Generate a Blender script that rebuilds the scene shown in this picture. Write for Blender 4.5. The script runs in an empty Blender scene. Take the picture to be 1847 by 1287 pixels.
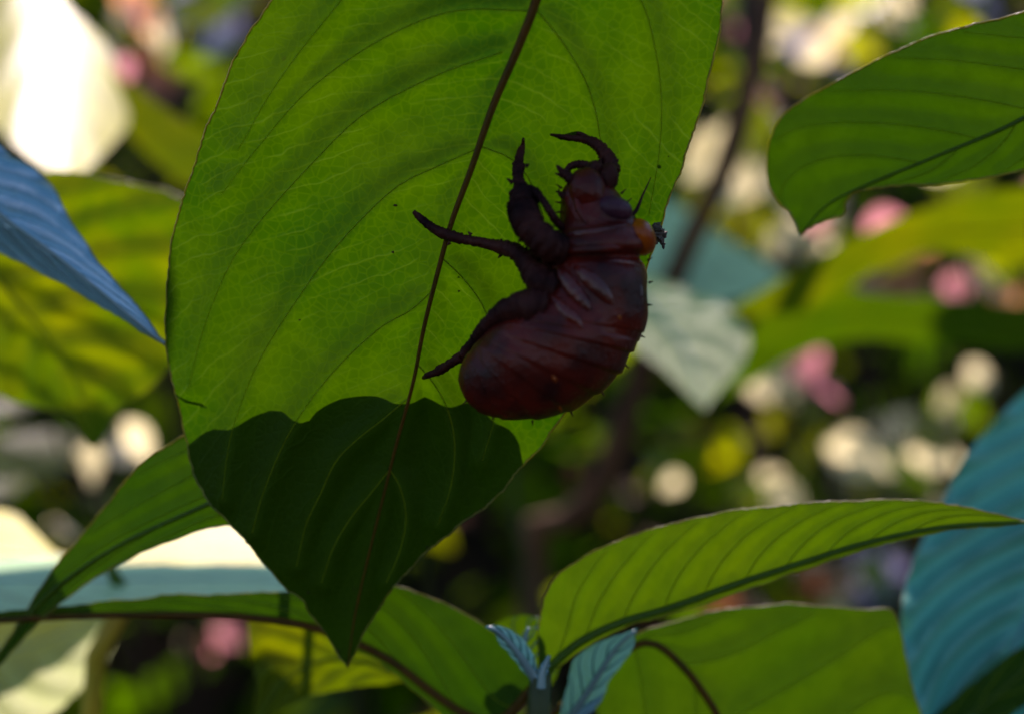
import bpy, math, random
import numpy as np
from mathutils import Vector

random.seed(7)
rng = np.random.default_rng(7)
SC = bpy.context.scene
COL = SC.collection
RAD = math.radians

# ------------------------------------------------------------------ camera
CAMZ = 1.10
LENS, SENSOR = 42.4, 36.0
FOCUS = 0.1275
cam_d = bpy.data.cameras.new('camera')
cam = bpy.data.objects.new('camera', cam_d)
COL.objects.link(cam)
cam.location = (0, 0, CAMZ)
cam.rotation_euler = (RAD(90), 0, 0)
cam_d.lens = LENS
cam_d.sensor_width = SENSOR
cam_d.clip_start = 0.005
cam_d.clip_end = 200
cam_d.dof.use_dof = True
cam_d.dof.focus_distance = FOCUS
cam_d.dof.aperture_fstop = 10.2
SC.camera = cam

# ------------------------------------------------------------------ sky, sun, exposure
SUN_DIR = Vector((0.10, 0.62, 0.80)).normalized()      # towards the sun: high, beyond the leaves
world = bpy.data.worlds.new('World')
SC.world = world
world.use_nodes = True
wn = world.node_tree
sky = wn.nodes.new('ShaderNodeTexSky')
sky.sky_type = 'NISHITA'
sky.sun_disc = False
sky.dust_density = 0.3
sky.ozone_density = 3.0
sky.sun_elevation = math.asin(SUN_DIR.z)
sky.sun_rotation = math.atan2(SUN_DIR.x, SUN_DIR.y)
bg = wn.nodes['Background']
bg.inputs[1].default_value = 0.10
wn.links.new(sky.outputs[0], bg.inputs[0])
sun_d = bpy.data.lights.new('sun', 'SUN')
sun_d.energy = 4.6
sun_d.angle = RAD(0.53)
sun_d.color = (1.0, 0.82, 0.82)
sun = bpy.data.objects.new('sun', sun_d)
COL.objects.link(sun)
sun.rotation_euler = SUN_DIR.to_track_quat('Z', 'Y').to_euler()
SC.view_settings.view_transform = 'Standard'
SC.view_settings.look = 'None'
SC.view_settings.gamma = 1.0
SC.view_settings.exposure = 1.35
SC.render.engine = 'CYCLES'
SC.cycles.use_denoising = True
SC.cycles.max_bounces = 8
SC.cycles.transmission_bounces = 6
SC.cycles.sample_clamp_indirect = 6.0
SC.cycles.caustics_reflective = False
SC.cycles.caustics_refractive = False

# ------------------------------------------------------------------ helpers
PXW = 1847.0


def P(px, py, d):
    """photo pixel + distance along the view axis -> world point"""
    w = SENSOR / LENS * d / PXW
    return np.array([(px - 923.5) * w, d, CAMZ - (py - 643.5) * w])


def proj(p):
    w = SENSOR / LENS * p[1] / PXW
    return (p[0] / w + 923.5, (CAMZ - p[2]) / w + 643.5)


def tag(o, label=None, cat=None, group=None, kind=None):
    if label: o['label'] = label
    if cat: o['category'] = cat
    if group: o['group'] = group
    if kind: o['kind'] = kind
    return o


def root(name, loc, label, cat, group=None):
    o = bpy.data.objects.new(name, None)
    o.empty_display_size = 0.02
    COL.objects.link(o)
    o.location = loc
    return tag(o, label, cat, group)


def wloc(o):
    v = np.zeros(3)
    while o is not None:
        v += np.array(o.location)
        o = o.parent
    return v


def mesh_obj(name, verts, faces, mat, parent=None, smooth=True, uvs=None, attr=None, loc=None):
    verts = np.asarray(verts, float)
    off = wloc(parent) if parent is not None else np.zeros(3)
    l = np.array(loc) if loc is not None else off
    me = bpy.data.meshes.new(name)
    me.from_pydata((verts - l).tolist(), [], faces)
    if uvs is not None:
        uvl = me.uv_layers.new(name='UVMap')
        li = np.empty(len(me.loops), dtype=np.int32)
        me.loops.foreach_get('vertex_index', li)
        uvl.data.foreach_set('uv', np.asarray(uvs, float)[li].ravel())
    if attr:
        for k, v in attr.items():
            a = me.attributes.new(k, 'FLOAT', 'POINT')
            a.data.foreach_set('value', np.asarray(v, float))
    if smooth:
        me.polygons.foreach_set('use_smooth', [True] * len(me.polygons))
    if mat is not None:
        me.materials.append(mat)
    me.update()
    o = bpy.data.objects.new(name, me)
    COL.objects.link(o)
    if parent is not None:
        o.parent = parent
    o.location = l - off
    return o


def catmull(pts, n):
    """smooth curve through pts resampled to n points even in arc length"""
    p = np.asarray(pts, float)
    if len(p) == 2:
        t = np.linspace(0, 1, n)[:, None]
        return p[0] * (1 - t) + p[1] * t
    ext = np.vstack([2 * p[0] - p[1], p, 2 * p[-1] - p[-2]])
    out = []
    k = 14
    for i in range(1, len(ext) - 2):
        p0, p1, p2, p3 = ext[i - 1:i + 3]
        for t in np.linspace(0, 1, k, endpoint=False):
            out.append(0.5 * (2 * p1 + (p2 - p0) * t + (2 * p0 - 5 * p1 + 4 * p2 - p3) * t * t
                              + (3 * p1 - p0 - 3 * p2 + p3) * t ** 3))
    out.append(p[-1])
    out = np.array(out)
    s = np.concatenate([[0], np.cumsum(np.linalg.norm(np.diff(out, axis=0), axis=1))])
    q = np.linspace(0, s[-1], n)
    return np.stack([np.interp(q, s, out[:, c]) for c in range(p.shape[1])], 1)


def tube_geo(pts, radii, ns=8, bump=0.0, flat=1.0):
    pts = np.asarray(pts, float)
    n = len(pts)
    radii = np.interp(np.linspace(0, 1, n), np.linspace(0, 1, len(np.atleast_1d(radii))), np.atleast_1d(radii))
    tan = np.gradient(pts, axis=0)
    tan /= np.linalg.norm(tan, axis=1)[:, None] + 1e-12
    ref = np.array([0.0, 1.0, 0.0])
    if abs(tan[0] @ ref) > 0.9:
        ref = np.array([1.0, 0.0, 0.0])
    a = np.cross(tan[0], ref); a /= np.linalg.norm(a)
    V = []
    for i in range(n):
        a = a - tan[i] * (a @ tan[i]); a /= np.linalg.norm(a) + 1e-12
        b = np.cross(tan[i], a)
        for k in range(ns):
            th = 2 * math.pi * k / ns
            r = radii[i] * (1 + (rng.random() - 0.5) * 2 * bump)
            V.append(pts[i] + r * (math.cos(th) * a + flat * math.sin(th) * b))
    F = []
    for i in range(n - 1):
        for k in range(ns):
            k2 = (k + 1) % ns
            F.append((i * ns + k, i * ns + k2, (i + 1) * ns + k2, (i + 1) * ns + k))
    F.append(tuple(range(ns - 1, -1, -1)))
    F.append(tuple((n - 1) * ns + k for k in range(ns)))
    return np.array(V), F


def tube(name, pts, radii, mat, parent, n=None, ns=8, bump=0.0, flat=1.0):
    pts = catmull(pts, n or max(6, 5 * len(pts)))
    V, F = tube_geo(pts, radii, ns, bump, flat)
    return mesh_obj(name, V, F, mat, parent)


# ------------------------------------------------------------------ materials
def nt_of(name):
    m = bpy.data.materials.new(name)
    m.use_nodes = True
    nt = m.node_tree
    nt.nodes.clear()
    return m, nt


def N(nt, typ, **kw):
    n = nt.nodes.new(typ)
    for k, v in kw.items():
        setattr(n, k, v)
    return n


def mathn(nt, op, a, b=None, clamp=False):
    n = N(nt, 'ShaderNodeMath', operation=op, use_clamp=clamp)
    for i, v in enumerate((a, b)):
        if v is None: continue
        if hasattr(v, 'is_output'): nt.links.new(v, n.inputs[i])
        else: n.inputs[i].default_value = v
    return n.outputs[0]


def mixc(nt, fac, a, b, typ='MIX'):
    n = N(nt, 'ShaderNodeMix', data_type='RGBA', blend_type=typ)
    for sock, v in ((n.inputs[0], fac), (n.inputs[6], a), (n.inputs[7], b)):
        if hasattr(v, 'is_output'): nt.links.new(v, sock)
        elif isinstance(v, (int, float)): sock.default_value = v
        else: sock.default_value = (*v, 1)
    return n.outputs[2]


def ramp(nt, v, p0, p1, c0=0.0, c1=1.0):
    n = N(nt, 'ShaderNodeMapRange', clamp=True)
    nt.links.new(v, n.inputs[0])
    for i, x in zip((1, 2, 3, 4), (p0, p1, c0, c1)):
        n.inputs[i].default_value = x
    return n.outputs[0]


def leaf_mat(name, refl, trans, trans2=None, refl_top=None, rough_top=0.42, rough_under=0.55, spec_top=0.6,
             spec_under=0.3, ladder=26.0, vein=0.22, speck=0.5, blotch=0.4, uscale=1.0, sheen=0.0):
    """leaf blade: duller underside, waxy upper side, light passing through, fine ladder veins in leaf space"""
    m, nt = nt_of(name)
    L = nt.links.new
    out = N(nt, 'ShaderNodeOutputMaterial')
    uv = N(nt, 'ShaderNodeUVMap', uv_map='UVMap')
    geo = N(nt, 'ShaderNodeNewGeometry')
    tc = N(nt, 'ShaderNodeTexCoord')
    sep = N(nt, 'ShaderNodeSeparateXYZ'); L(uv.outputs[0], sep.inputs[0])
    absv = mathn(nt, 'ABSOLUTE', sep.outputs[1])
    # big mottling
    n1 = N(nt, 'ShaderNodeTexNoise'); n1.inputs['Scale'].default_value = 55.0
    n1.inputs['Detail'].default_value = 4.0; L(tc.outputs['Object'], n1.inputs['Vector'])
    n2 = N(nt, 'ShaderNodeTexNoise'); n2.inputs['Scale'].default_value = 420.0
    n2.inputs['Detail'].default_value = 3.0; L(tc.outputs['Object'], n2.inputs['Vector'])
    # ladder veins: thin lines across, bent by noise
    wob = mathn(nt, 'MULTIPLY', n2.outputs[0], 0.4)
    wob1 = mathn(nt, 'MULTIPLY', n1.outputs[0], 3.0)
    ph = mathn(nt, 'ADD', mathn(nt, 'MULTIPLY', sep.outputs[0], ladder), mathn(nt, 'MULTIPLY', absv, -ladder * 0.16))
    ph = mathn(nt, 'ADD', mathn(nt, 'ADD', ph, wob), wob1)
    fr = mathn(nt, 'FRACT', ph)
    tri = mathn(nt, 'ABSOLUTE', mathn(nt, 'SUBTRACT', fr, 0.5))
    line = ramp(nt, tri, 0.0, 0.075, 1.0, 0.0)
    # broken up, so that no line runs the whole way
    n3 = N(nt, 'ShaderNodeTexNoise'); n3.inputs['Scale'].default_value = 170.0
    L(tc.outputs['Object'], n3.inputs['Vector'])
    line = mathn(nt, 'MULTIPLY', line, ramp(nt, n3.outputs[0], 0.42, 0.62))
    # reticulum
    vo = N(nt, 'ShaderNodeTexVoronoi', feature='DISTANCE_TO_EDGE'); vo.inputs['Scale'].default_value = 900.0
    L(tc.outputs['Object'], vo.inputs['Vector'])
    ret = ramp(nt, vo.outputs['Distance'], 0.0, 0.12, 1.0, 0.0)
    # dark specks
    v2 = N(nt, 'ShaderNodeTexVoronoi'); v2.inputs['Scale'].default_value = 190.0
    L(tc.outputs['Object'], v2.inputs['Vector'])
    sp = ramp(nt, v2.outputs['Distance'], 0.05, 0.09, 1.0, 0.0)
    n4 = N(nt, 'ShaderNodeTexNoise'); n4.inputs['Scale'].default_value = 60.0
    L(tc.outputs['Object'], n4.inputs['Vector'])
    sp = mathn(nt, 'MULTIPLY', sp, ramp(nt, n4.outputs[0], 0.6, 0.66))
    sp = mathn(nt, 'MULTIPLY', sp, speck)
    t2 = trans2 or tuple(c * k for c, k in zip(trans, (1.45, 1.15, 1.0)))
    tcol = mixc(nt, mathn(nt, 'MULTIPLY', ramp(nt, n1.outputs[0], 0.38, 0.68), blotch * 2, True), trans, t2)
    tcol = mixc(nt, mathn(nt, 'MULTIPLY', ramp(nt, n2.outputs[0], 0.35, 0.7), 0.40), tcol, tuple(c * 0.6 for c in trans))
    tcol = mixc(nt, mathn(nt, 'MULTIPLY', line, vein), tcol, tuple(min(1, c * k + 0.004) for c, k in zip(t2, (1.6, 1.4, 2.0))))
    tcol = mixc(nt, mathn(nt, 'MULTIPLY', ret, vein * 0.8), tcol, tuple(c * 1.3 for c in t2))
    tcol = mixc(nt, sp, tcol, (0.012, 0.008, 0.002))
    rt = refl_top or refl
    rcol = mixc(nt, geo.outputs['Backfacing'], rt, refl)
    rcol = mixc(nt, mathn(nt, 'MULTIPLY', ramp(nt, n1.outputs[0], 0.35, 0.7), 0.35), rcol, tuple(c * 0.6 for c in refl))
    rcol = mixc(nt, mathn(nt, 'MULTIPLY', line, vein), rcol, tuple(min(1, c * 1.6 + 0.002) for c in refl))
    rcol = mixc(nt, sp, rcol, (0.012, 0.008, 0.004))
    # thicker tissue along the veins: passes less light, paler surface paints in pucker shading
    vat = N(nt, 'ShaderNodeAttribute', attribute_name='vn')
    tcol = mixc(nt, mathn(nt, 'MULTIPLY', vat.outputs['Fac'], 0.30), tcol, tuple(c * 0.35 for c in trans))
    rcol = mixc(nt, mathn(nt, 'MULTIPLY', vat.outputs['Fac'], 0.45), rcol, tuple(min(1, c * 1.9 + 0.003) for c in rt))
    pb = N(nt, 'ShaderNodeBsdfPrincipled')
    L(rcol, pb.inputs['Base Color'])
    L(ramp(nt, geo.outputs['Backfacing'], 0, 1, rough_top, rough_under), pb.inputs['Roughness'])
    L(ramp(nt, geo.outputs['Backfacing'], 0, 1, spec_top, spec_under), pb.inputs['Specular IOR Level'])
    pb.inputs['Sheen Weight'].default_value = sheen
    pb.inputs['Sheen Roughness'].default_value = 0.45
    bmp = N(nt, 'ShaderNodeBump'); bmp.inputs['Strength'].default_value = 0.35
    bmp.inputs['Distance'].default_value = 0.0004
    h = mathn(nt, 'ADD', mathn(nt, 'MULTIPLY', line, -0.8), mathn(nt, 'MULTIPLY', ret, -0.35))
    h = mathn(nt, 'ADD', h, mathn(nt, 'MULTIPLY', n2.outputs[0], 0.6))
    L(h, bmp.inputs['Height']); L(bmp.outputs[0], pb.inputs['Normal'])
    tr = N(nt, 'ShaderNodeBsdfTranslucent'); L(tcol, tr.inputs[0])
    add = N(nt, 'ShaderNodeAddShader'); L(pb.outputs[0], add.inputs[0]); L(tr.outputs[0], add.inputs[1])
    L(add.outputs[0], out.inputs[0])
    return m


def plain_mat(name, c1, c2, rough=0.6, scale=200.0, spec=0.4, bump=0.3, dist=0.0004, trans=None):
    m, nt = nt_of(name)
    L = nt.links.new
    out = N(nt, 'ShaderNodeOutputMaterial')
    tc = N(nt, 'ShaderNodeTexCoord')
    n1 = N(nt, 'ShaderNodeTexNoise'); n1.inputs['Scale'].default_value = scale
    n1.inputs['Detail'].default_value = 5.0; L(tc.outputs['Object'], n1.inputs['Vector'])
    c = mixc(nt, ramp(nt, n1.outputs[0], 0.35, 0.65), c1, c2)
    pb = N(nt, 'ShaderNodeBsdfPrincipled'); L(c, pb.inputs['Base Color'])
    pb.inputs['Roughness'].default_value = rough
    pb.inputs['Specular IOR Level'].default_value = spec
    bmp = N(nt, 'ShaderNodeBump'); bmp.inputs['Strength'].default_value = bump; bmp.inputs['Distance'].default_value = dist
    L(n1.outputs[0], bmp.inputs['Height']); L(bmp.outputs[0], pb.inputs['Normal'])
    if trans:
        tr = N(nt, 'ShaderNodeBsdfTranslucent'); tr.inputs[0].default_value = (*trans, 1)
        add = N(nt, 'ShaderNodeAddShader'); L(pb.outputs[0], add.inputs[0]); L(tr.outputs[0], add.inputs[1])
        L(add.outputs[0], out.inputs[0])
    else:
        L(pb.outputs[0], out.inputs[0])
    return m


def scatter_mat(name, cols, tcols, rough=0.42, spec=0.6):
    """scattered leaves: colour picked by the per-leaf attribute 'rnd'"""
    m, nt = nt_of(name)
    L = nt.links.new
    out = N(nt, 'ShaderNodeOutputMaterial')
    at = N(nt, 'ShaderNodeAttribute', attribute_name='rnd')
    def cr(cs):
        r = N(nt, 'ShaderNodeValToRGB'); r.color_ramp.interpolation = 'LINEAR'
        els = r.color_ramp.elements
        while len(els) < len(cs): els.new(0.5)
        for i, c in enumerate(cs):
            els[i].position = i / (len(cs) - 1); els[i].color = (*c, 1)
        L(at.outputs['Fac'], r.inputs[0])
        return r.outputs[0]
    pb = N(nt, 'ShaderNodeBsdfPrincipled'); L(cr(cols), pb.inputs['Base Color'])
    pb.inputs['Roughness'].default_value = rough
    pb.inputs['Specular IOR Level'].default_value = spec
    tr = N(nt, 'ShaderNodeBsdfTranslucent'); L(cr(tcols), tr.inputs[0])
    add = N(nt, 'ShaderNodeAddShader'); L(pb.outputs[0], add.inputs[0]); L(tr.outputs[0], add.inputs[1])
    L(add.outputs[0], out.inputs[0])
    return m


M = {}
M['main'] = leaf_mat('leaf_main', (0.014, 0.030, 0.0), (0.0085, 0.032, 0.0), (0.023, 0.049, 0.0), ladder=46, vein=0.34, speck=0.9, spec_under=0.05)
M['green'] = leaf_mat('leaf_green', (0.014, 0.034, 0.002), (0.008, 0.025, 0.0), (0.014, 0.034, 0.0), ladder=40, vein=0.12, spec_under=0.05, spec_top=0.3)
M['lime'] = leaf_mat('leaf_lime', (0.02, 0.04, 0.002), (0.025, 0.054, 0.0), (0.042, 0.068, 0.0), ladder=40, vein=0.12, blotch=0.3, spec_under=0.05, spec_top=0.3)
M['moss'] = leaf_mat('leaf_moss', (0.016, 0.036, 0.002), (0.016, 0.040, 0.0), (0.024, 0.046, 0.0), ladder=40, vein=0.12, blotch=0.3, spec_under=0.05, spec_top=0.3)
M['gold'] = leaf_mat('leaf_gold', (0.025, 0.04, 0.002), (0.045, 0.070, 0.0), (0.10, 0.105, 0.0), ladder=30, vein=0.15, spec_under=0.05, spec_top=0.3)
M['chartreuse'] = leaf_mat('leaf_chartreuse', (0.022, 0.04, 0.001), (0.032, 0.066, 0.0), (0.14, 0.14, 0.0), ladder=30, vein=0.15, blotch=0.5, spec_under=0.05, spec_top=0.3)
M['blue'] = leaf_mat('leaf_sky_teal', (0.015, 0.05, 0.03), (0.006, 0.025, 0.004), refl_top=(0.045, 0.23, 0.165), spec_top=0.5,  # upper-side colour carries the teal of reflected sky
                     rough_top=0.45, ladder=30, vein=0.10)
M['sky'] = leaf_mat('leaf_sky', (0.015, 0.05, 0.03), (0.006, 0.025, 0.004), refl_top=(0.09, 0.21, 0.29), spec_top=1.0, rough_top=0.30, ladder=30, vein=0.10)  # sky reflection painted into the upper-side colour
M['sage'] = leaf_mat('leaf_sage', (0.03, 0.06, 0.03), (0.01, 0.03, 0.004), refl_top=(0.24, 0.37, 0.17), spec_top=0.6, rough_top=0.45, ladder=30, vein=0.15)
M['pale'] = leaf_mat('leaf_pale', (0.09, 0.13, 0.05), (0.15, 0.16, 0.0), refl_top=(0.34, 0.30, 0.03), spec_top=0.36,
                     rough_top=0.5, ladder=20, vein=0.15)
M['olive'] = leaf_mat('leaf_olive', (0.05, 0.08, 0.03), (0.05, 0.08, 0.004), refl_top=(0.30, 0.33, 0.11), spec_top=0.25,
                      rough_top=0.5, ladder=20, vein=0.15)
M['rib'] = plain_mat('midrib_brown', (0.055, 0.022, 0.003), (0.03, 0.018, 0.002), 0.55, 300, 0.1, trans=(0.16, 0.11, 0.0))
M['rib_green'] = plain_mat('midrib_green', (0.014, 0.028, 0.003), (0.010, 0.02, 0.002), 0.55, 300, 0.15, trans=(0.22, 0.30, 0.005))
M['rib_pale'] = plain_mat('midrib_pale', (0.10, 0.17, 0.19), (0.07, 0.14, 0.15), 0.45, 300, 0.8)
M['vein'] = plain_mat('vein_green', (0.016, 0.034, 0.001), (0.013, 0.028, 0.001), 0.6, 300, 0.1, trans=(0.42, 0.46, 0.01))
M['vein_pale'] = plain_mat('vein_pale', (0.03, 0.10, 0.10), (0.02, 0.09, 0.09), 0.5, 300, trans=(0.01, 0.03, 0.01))
M['margin'] = plain_mat('leaf_margin', (0.10, 0.09, 0.01), (0.03, 0.04, 0.003), 0.5, 700, trans=(0.22, 0.20, 0.01))
M['stem_green'] = plain_mat('stem_green', (0.03, 0.04, 0.012), (0.015, 0.025, 0.006), 0.5, 150, 0.2)
M['stem_brown'] = plain_mat('stem_brown', (0.030, 0.014, 0.006), (0.010, 0.006, 0.004), 0.8, 60, 0.2, bump=0.6, dist=0.002)
M['bark'] = plain_mat('bark_brown', (0.10, 0.045, 0.018), (0.05, 0.022, 0.010), 0.8, 60, 0.2, bump=0.6, dist=0.002)
M['stem_yellow'] = plain_mat('stem_yellow', (0.38, 0.28, 0.02), (0.28, 0.24, 0.02), 0.5, 80)
for key, nm, c, t in (('pinkdry', 'withered_pink', (0.12, 0.05, 0.05), (0.52, 0.20, 0.22)), ('peach', 'withered_peach', (0.14, 0.07, 0.03), (0.38, 0.18, 0.07)),
                      ('cream', 'withered_cream', (0.14, 0.13, 0.07), (0.56, 0.50, 0.27)), ('lilac', 'sky_spot_lilac', (0.10, 0.10, 0.16), (0.12, 0.11, 0.17)),  # lilac: sky gaps and leaf sheen put into the leaf colour
                      ('yellow', 'yellowing', (0.06, 0.06, 0.004), (0.20, 0.21, 0.0)), ('brown', 'withered_brown', (0.05, 0.025, 0.012), (0.08, 0.03, 0.01))):
    M[key] = leaf_mat('leaf_' + nm, c, t, tuple(min(1, v * 1.3) for v in t), ladder=14, vein=0.1, speck=0.2, spec_top=0.3, spec_under=0.2)


# ------------------------------------------------------------------ leaves drawn in photo pixels, laid on their own surface in depth
def poly_dist(pts, line):
    """distance of each pixel point to a pixel polyline"""
    best = np.full(len(pts), 1e9)
    for a, b in zip(line[:-1], line[1:]):
        ab = b - a
        t = np.clip(((pts - a) @ ab) / (ab @ ab + 1e-9), 0, 1)
        q = a + t[:, None] * ab
        best = np.minimum(best, np.linalg.norm(pts - q, axis=1))
    return best


def leaf(parent, Ls, Ms, Rs, depth, mat, under=True, nu=110, nv=16, veins=None, nveins=8, ribmat='rib_green', veinmat='vein',
         rib_r=(0.00042, 0.00012), vein_r=0.00007, quilt=0.0010, wobble=1.6, margin=0.00011, sweep=0.16, rib_lift=0.3,
         name='leaf', label=None, do_veins=True, teeth=1.0, mpow=1.0):
    Lc, Mc, Rc = catmull(Ls, nu), catmull(Ms, nu), catmull(Rs, nu)
    if mpow != 1.0:
        q = np.linspace(0, 1, nu)
        Mc = np.stack([np.interp(q ** mpow, q, Mc[:, c]) for c in (0, 1)], 1)
    # uneven, faintly toothed rim
    for E, sgn in ((Lc, 1), (Rc, -1)):
        t = np.gradient(E, axis=0); t /= np.linalg.norm(t, axis=1)[:, None] + 1e-9
        nrm = np.stack([t[:, 1], -t[:, 0]], 1)
        w = np.convolve(rng.normal(size=nu + 8), np.ones(5) / 5, 'same')[4:-4] * wobble * 1.6 + rng.normal(size=nu) * 0.45 * teeth
        w[0] = w[-1] = 0
        E += nrm * w[:, None]
    vs = np.concatenate([np.linspace(-1, 0, nv + 1), np.linspace(0, 1, nv + 1)[1:]])
    G = np.empty((nu, len(vs), 2))
    for j, v in enumerate(vs):
        E = Lc if v < 0 else Rc
        a = abs(v)
        G[:, j] = Mc * (1 - a) + E * a
    U = np.linspace(0, 1, nu)

    def at(u, v):
        E = Lc if v < 0 else Rc
        a = abs(v)
        q = np.array([np.interp(u, U, Mc[:, c]) * (1 - a) + np.interp(u, U, E[:, c]) * a for c in (0, 1)])
        return q
    lines = []
    if veins is not None:
        for vp in veins:
            lines.append(catmull(vp, 26))
    else:
        for side in (-1, 1):
            for i in range(nveins):
                u0 = 0.03 + 0.80 * (i + 0.35 * (side > 0)) / nveins
                tt = np.linspace(0, 1, 16)
                lines.append(np.array([at(min(0.985, u0 + sweep * (t + 0.5 * t * t)), side * 0.95 * t) for t in tt]))
    pts = G.reshape(-1, 2)
    h = np.full(len(pts), 1.0)
    dm = poly_dist(pts, Mc)
    if quilt > 0:
        dmin = dm.copy()
        for l in lines:
            dmin = np.minimum(dmin, poly_dist(pts, l))
        h = 1 - np.exp(-(dmin / 26.0) ** 2)
    sgn = 1.0 if under else -1.0

    def D(q):
        return depth(q[0], q[1])
    dep = np.array([D(q) for q in pts])
    dep = dep + sgn * quilt * h
    V = np.array([P(q[0], q[1], d) for q, d in zip(pts, dep)])
    nc = len(vs)
    F = []
    for i in range(nu - 1):
        for j in range(nc - 1):
            a, b, c, d = i * nc + j, i * nc + j + 1, (i + 1) * nc + j + 1, (i + 1) * nc + j
            F.append((a, b, c, d))
    # normals must leave the upper side
    c0 = np.cross(V[F[len(F) // 2][1]] - V[F[len(F) // 2][0]], V[F[len(F) // 2][2]] - V[F[len(F) // 2][0]])
    mid = V[F[len(F) // 2][0]] - np.array([0, 0, CAMZ])
    faces_cam = (c0 @ mid) < 0
    if faces_cam == under:
        F = [f[::-1] for f in F]
    uvs = np.array([(U[i], vs[j]) for i in range(nu) for j in range(nc)])
    dv = np.full(len(pts), 1e9)
    for l in lines:
        dv = np.minimum(dv, poly_dist(pts, l))
    vn = np.maximum(np.exp(-(dv / 8.0) ** 2), 0.8 * np.exp(-(dm / 11.0) ** 2))
    o = mesh_obj(name, V, F, M[mat] if isinstance(mat, str) else mat, parent, uvs=uvs, attr={'vn': vn})
    if label: o['label'] = label
    # midrib (thick at the base), side veins and the pale rim
    lift = -1.0 if under else 1.0
    mp = np.array([P(q[0], q[1], D(q) - rib_r[0] * rib_lift) for q in Mc[::2]])
    V2, F2 = tube_geo(mp, rib_r, 8)
    mesh_obj('midrib', V2, F2, M[ribmat], o)
    if do_veins:
        for l in lines:
            vp = np.array([P(q[0], q[1], D(q) - vein_r * 0.2) for q in l])
            V2, F2 = tube_geo(vp, (vein_r, vein_r * 0.85, vein_r * 0.45), 6)
            mesh_obj('vein', V2, F2, M[veinmat], o)
    if margin > 0:
        for E in (Lc, Rc):
            dd = np.array([depth(q[0], q[1]) for q in E])
            idx = 0 if E is Lc else nc - 1
            ep = V[idx::nc]
            V2, F2 = tube_geo(ep, margin, 5, bump=0.35)
            mesh_obj('margin', V2, F2, M['margin'], o)
    o['_base'] = [float(x) for x in P(Mc[0][0], Mc[0][1], D(Mc[0]))]
    return o


def lin(d0, x0, y0, gx, gy, cx=0.0, cy=0.0):
    """tilted, gently bent depth surface (gx, gy: metres of depth per pixel)"""
    return lambda x, y: d0 + gx * (x - x0) + gy * (y - y0) + cx * (x - x0) ** 2 + cy * (y - y0) ** 2


def base_of(o):
    return np.array(o['_base'])


def carry(parent, leaf_o, waypoints, r=(0.0010, 0.0013, 0.003), mat='stem_brown', name='stem'):
    """stalk from a leaf's base through waypoints down to the plant's foot"""
    pts = [base_of(leaf_o)] + [np.array(w, float) for w in waypoints] + [wloc(parent)]
    return tube(name, pts, r, M[mat], parent, n=40, ns=8, bump=0.04)


# ---- A. the big leaf that carries the shell
mainL = [(1005, -330), (900, -300), (760, -225), (620, -120), (530, -55), (490, 0), (455, 55), (420, 112), (398, 175), (371, 240), (350, 300),
         (329, 365), (312, 430), (303, 510), (299, 600), (306, 665), (320, 722), (333, 785), (350, 850), (378, 903), (415, 942),
         (440, 970), (460, 995), (505, 1047), (545, 1078), (558, 1105), (590, 1145), (612, 1182), (627, 1203)]
mainM = [(1005, -330), (1000, -150), (970, -10), (935, 85), (890, 190), (850, 305), (815, 400), (790, 490), (765, 590), (745, 690),
         (715, 800), (690, 900), (665, 1000), (640, 1110), (627, 1203)]
mainR = [(1005, -330), (1100, -300), (1210, -220), (1275, -120), (1300, -20), (1297, 50), (1282, 125), (1262, 205), (1230, 295), (1197, 392),
         (1165, 490), (1128, 595), (1065, 690), (1010, 757), (985, 792), (940, 842), (890, 900), (830, 945), (762, 1003), (710, 1060),
         (682, 1098), (657, 1140), (640, 1180), (627, 1203)]
def d_main(x, y):
    mx = 990 - 0.30 * max(y, -330) if y < 1300 else 600
    return 0.1300 + 1.7e-5 * (y - 600) - 0.3e-5 * (x - 750) + 1.1e-8 * (x - (960 - 0.30 * y)) ** 2 + 0.0007 * math.sin(x * 0.011 + y * 0.006)
main_veins = [
    [(907, 94), (790, 135), (659, 204), (565, 293), (466, 403), (410, 486), (365, 600), (340, 700)],
    [(869, 265), (790, 300), (709, 342), (609, 442), (543, 530), (482, 624), (449, 690), (415, 790), (400, 900)],
    [(785, 520), (740, 560), (687, 590), (620, 650), (576, 700), (540, 750), (509, 805), (474, 890), (455, 960)],
    [(738, 715), (691, 755), (640, 795), (604, 834), (578, 890), (552, 945), (535, 1020)],
    [(703, 845), (672, 885), (635, 930), (602, 985), (580, 1050)],
    [(960, 20), (820, 20), (690, 70), (560, 160), (470, 260), (400, 350)],
    [(968, 17), (1023, 88), (1062, 160), (1082, 245), (1088, 360), (1070, 480), (1040, 600)],
    [(995, -120), (1090, -80), (1156, 0), (1183, 94), (1193, 182), (1189, 276), (1170, 390)],
    [(869, 265), (924, 288), (960, 335), (985, 420), (985, 540), (960, 640), (925, 740)],
    [(797, 465), (838, 505), (874, 558), (900, 640), (895, 740), (870, 830)],
    [(752, 655), (785, 695), (808, 740), (820, 800), (813, 877), (790, 945)],
    [(703, 845), (722, 880), (732, 930), (722, 990), (697, 1050)],
    [(1000, -200), (860, -180), (720, -110), (600, 20), (500, 150), (430, 270)],
]
plantA = root('overhanging_shrub', (0.33, 0.50, 0), 'shrub branch with one large backlit leaf carrying the cicada shell', 'shrub', 'broadleaf shrubs of the thicket')
leafA = leaf(plantA, mainL, mainM, mainR, d_main, 'main', True, nu=270, nv=58, veins=main_veins, ribmat='rib',
             rib_r=(0.00075, 0.0005, 0.00038, 0.00027, 0.0002, 0.00014, 0.00010), vein_r=0.00007, quilt=0.0011, wobble=1.6, margin=0.00010)
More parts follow.
